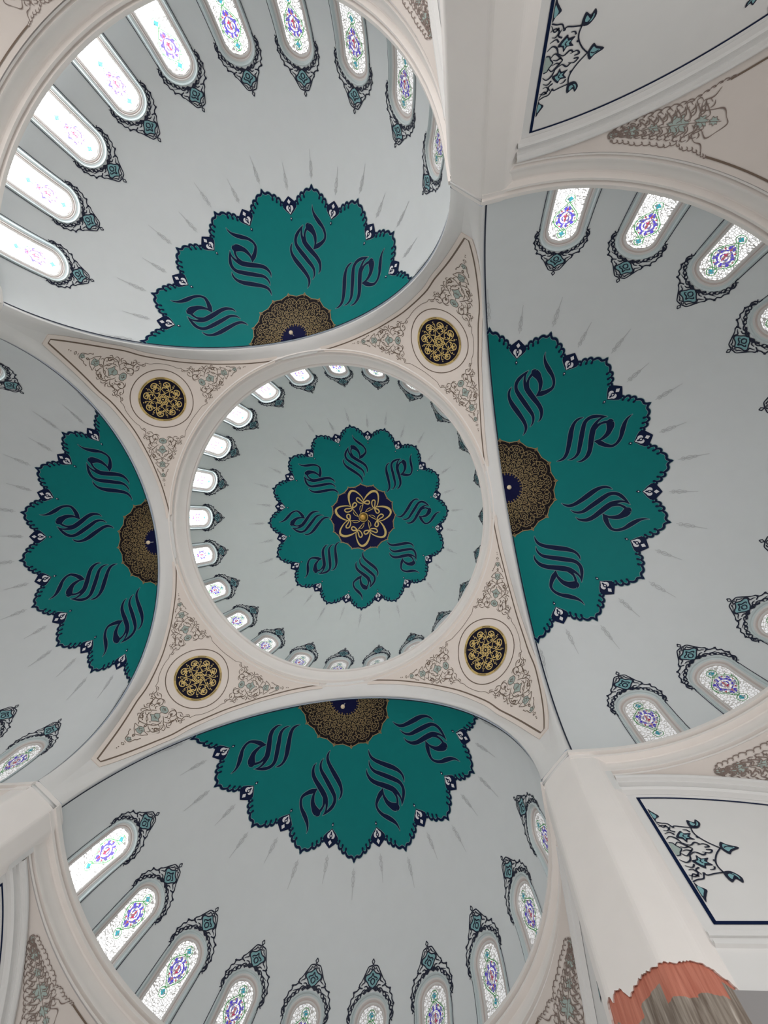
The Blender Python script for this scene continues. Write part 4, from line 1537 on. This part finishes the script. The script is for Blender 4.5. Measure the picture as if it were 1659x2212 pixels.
            # leaves and scrolls
            for P in ([(0.0, 0.085), (0.012, 0.09), (0.022, 0.08), (0.016, 0.068), (0.006, 0.07)], [(0.004, 0.056), (0.018, 0.062), (0.026, 0.052)], [(0.0, 0.036), (0.012, 0.046), (0.024, 0.038), (0.03, 0.022)],
                      [(0.03, 0.022), (0.046, 0.012), (0.06, 0.022), (0.07, 0.014)], [(0.012, 0.014), (0.022, 0.024), (0.034, 0.014), (0.046, 0.0)], [(0.062, 0.012), (0.078, 0.016), (0.086, 0.006), (0.074, 0.004)],
                      [(0.0, 0.1), (0.01, 0.082), (0.02, 0.09)], [(0.028, 0.084), (0.022, 0.07), (0.032, 0.062)], [(0.052, 0.07), (0.062, 0.068), (0.066, 0.06)], [(0.02, 0.008), (0.03, 0.004), (0.04, 0.008)]):
                p.ribbon([(x, y, w_) for (x, y), w_ in zip(P, (0.0008, 0.0017, 0.0023, 0.0015, 0.0008))], 0, 0.0008, 4)
        p.T = lambda x, y: (ox + sx * kk * x, cz + kk * y)
        p.fill([(0.0, 0.022), (0.008, 0.02), (0.012, 0.01), (0.02, 0.0), (0.012, -0.01), (0.008, -0.02), (0.0, -0.022)], 2, 0.0004, 3)
        p.ribbon([(0.0, 0.023), (0.009, 0.021), (0.013, 0.011), (0.021, 0.0), (0.013, -0.011), (0.009, -0.021), (0.0, -0.023)], 0, 0.0008, 2, w=0.0016)
        p.fill([(0.108, 0.0), (0.118, 0.022), (0.128, 0.012), (0.15, 0.0), (0.128, -0.012), (0.118, -0.022)], 0, 0.0004, 3)
        p.fill([(0.114, 0.0), (0.12, 0.013), (0.128, 0.006), (0.14, 0.0), (0.128, -0.006), (0.12, -0.013)], 1, 0.001, 3)
        p.ribbon([(0.116, 0.0), (0.124, 0.004), (0.136, 0.0)], 0, 0.0014, 2, w=0.0014)
    star = p.mb.mesh('half_star', [M_INK, M_TEALPALE, M_SAGE])
    return base, outs, line, wall_me, frame, star


LOWM = {1: low_meshes(1), -1: low_meshes(-1)}
# which picture side each local side of a bay faces
SIDE = {('right', 1): 'bottom', ('right', -1): 'top', ('bottom', 1): 'left', ('bottom', -1): 'right',
        ('left', 1): 'top', ('left', -1): 'bottom', ('top', 1): 'right', ('top', -1): 'left'}
for nm, a in DIRS.items():
    for sg in (1, -1):
        base, outs, line, wall_me, frame, star = LOWM[sg]
        sd = SIDE[(nm, sg)]
        o = ob('lower_pendentive', base, None, (0, 0, EYE), a)
        tag(o, 'taupe lower pendentive with brown scrollwork at the %s corner of the %s bay' % (sd, nm), 'pendentive', 'lower pendentives')
        for me in outs:
            ob('arabesque', me, o)
        ob('border_line', line, o)
        w = ob('wall_%s_bay_%s' % (nm, sd), wall_me, None, (0, 0, EYE), a)
        tag(w, 'white side wall on the %s of the %s bay with navy-framed panel and half star' % (sd, nm), 'wall', None, 'structure')
        ob('panel_frame', frame, w)
        ob('half_star_ornament', star, w)

# end walls of the bays with their tall lower windows
LOWWIN = MB()
for nm, a in DIRS.items():
    mb = MB()
    xs = [-WALLY, -0.82, -0.28, -0.27, 0.27, 0.28, 0.82, WALLY]
    t = 0.02
    zt = 1.60
    wz0, wz1 = (WIN_Z0 - EYE) / S, (WIN_Z1 - EYE) / S
    mb.box(ENDX, -WALLY, FLOOR, ENDX + t, WALLY, wz0, 0)
    mb.box(ENDX, -WALLY, wz1, ENDX + t, WALLY, zt, 0)
    for y0, y1 in ((-WALLY, -0.85), (-0.31, -0.27), (0.27, 0.31), (0.85, WALLY)):
        mb.box(ENDX, y0, wz0, ENDX + t, y1, wz1, 0)
    w = ob('wall_%s' % nm, mb.mesh('end_wall', [M_WHITE], False), None, (0, 0, EYE), a)
    tag(w, 'white end wall of the %s bay below its half dome' % nm, 'wall', None, 'structure')
    for k, (y0, y1) in enumerate(((-0.85, -0.31), (-0.27, 0.27), (0.31, 0.85))):
        WCOUNT[0] += 1
        mb = MB()
        f = 0.012
        for (ya, yb, za, zb) in ((y0, y1, wz0, wz0 + f), (y0, y1, wz1 - f, wz1), (y0, y0 + f, wz0, wz1), (y1 - f, y1, wz0, wz1)):
            mb.box(ENDX + 0.002, ya, za, ENDX + 0.018, yb, zb, 0)
        fo = ob('window_%d' % WCOUNT[0], mb.mesh('lower_window', [M_WHITE], False), None, (0, 0, EYE), a)
        tag(fo, 'tall lower window %s in the end wall of the %s bay' % (('at one side', 'in the middle', 'at the other side')[k], nm), 'window', 'lower windows', 'structure')
        mb = MB()
        mb.box(ENDX + 0.012, y0, wz0, ENDX + 0.014, y1, wz1)
        me = mb.mesh('lower_glass', [M_GLASS], False)
        me.uv_layers.new(name='UVMap')
        g = ob('glass_pane', me, fo)
        g.color = (0.05, 0.05, 0.05, 1)
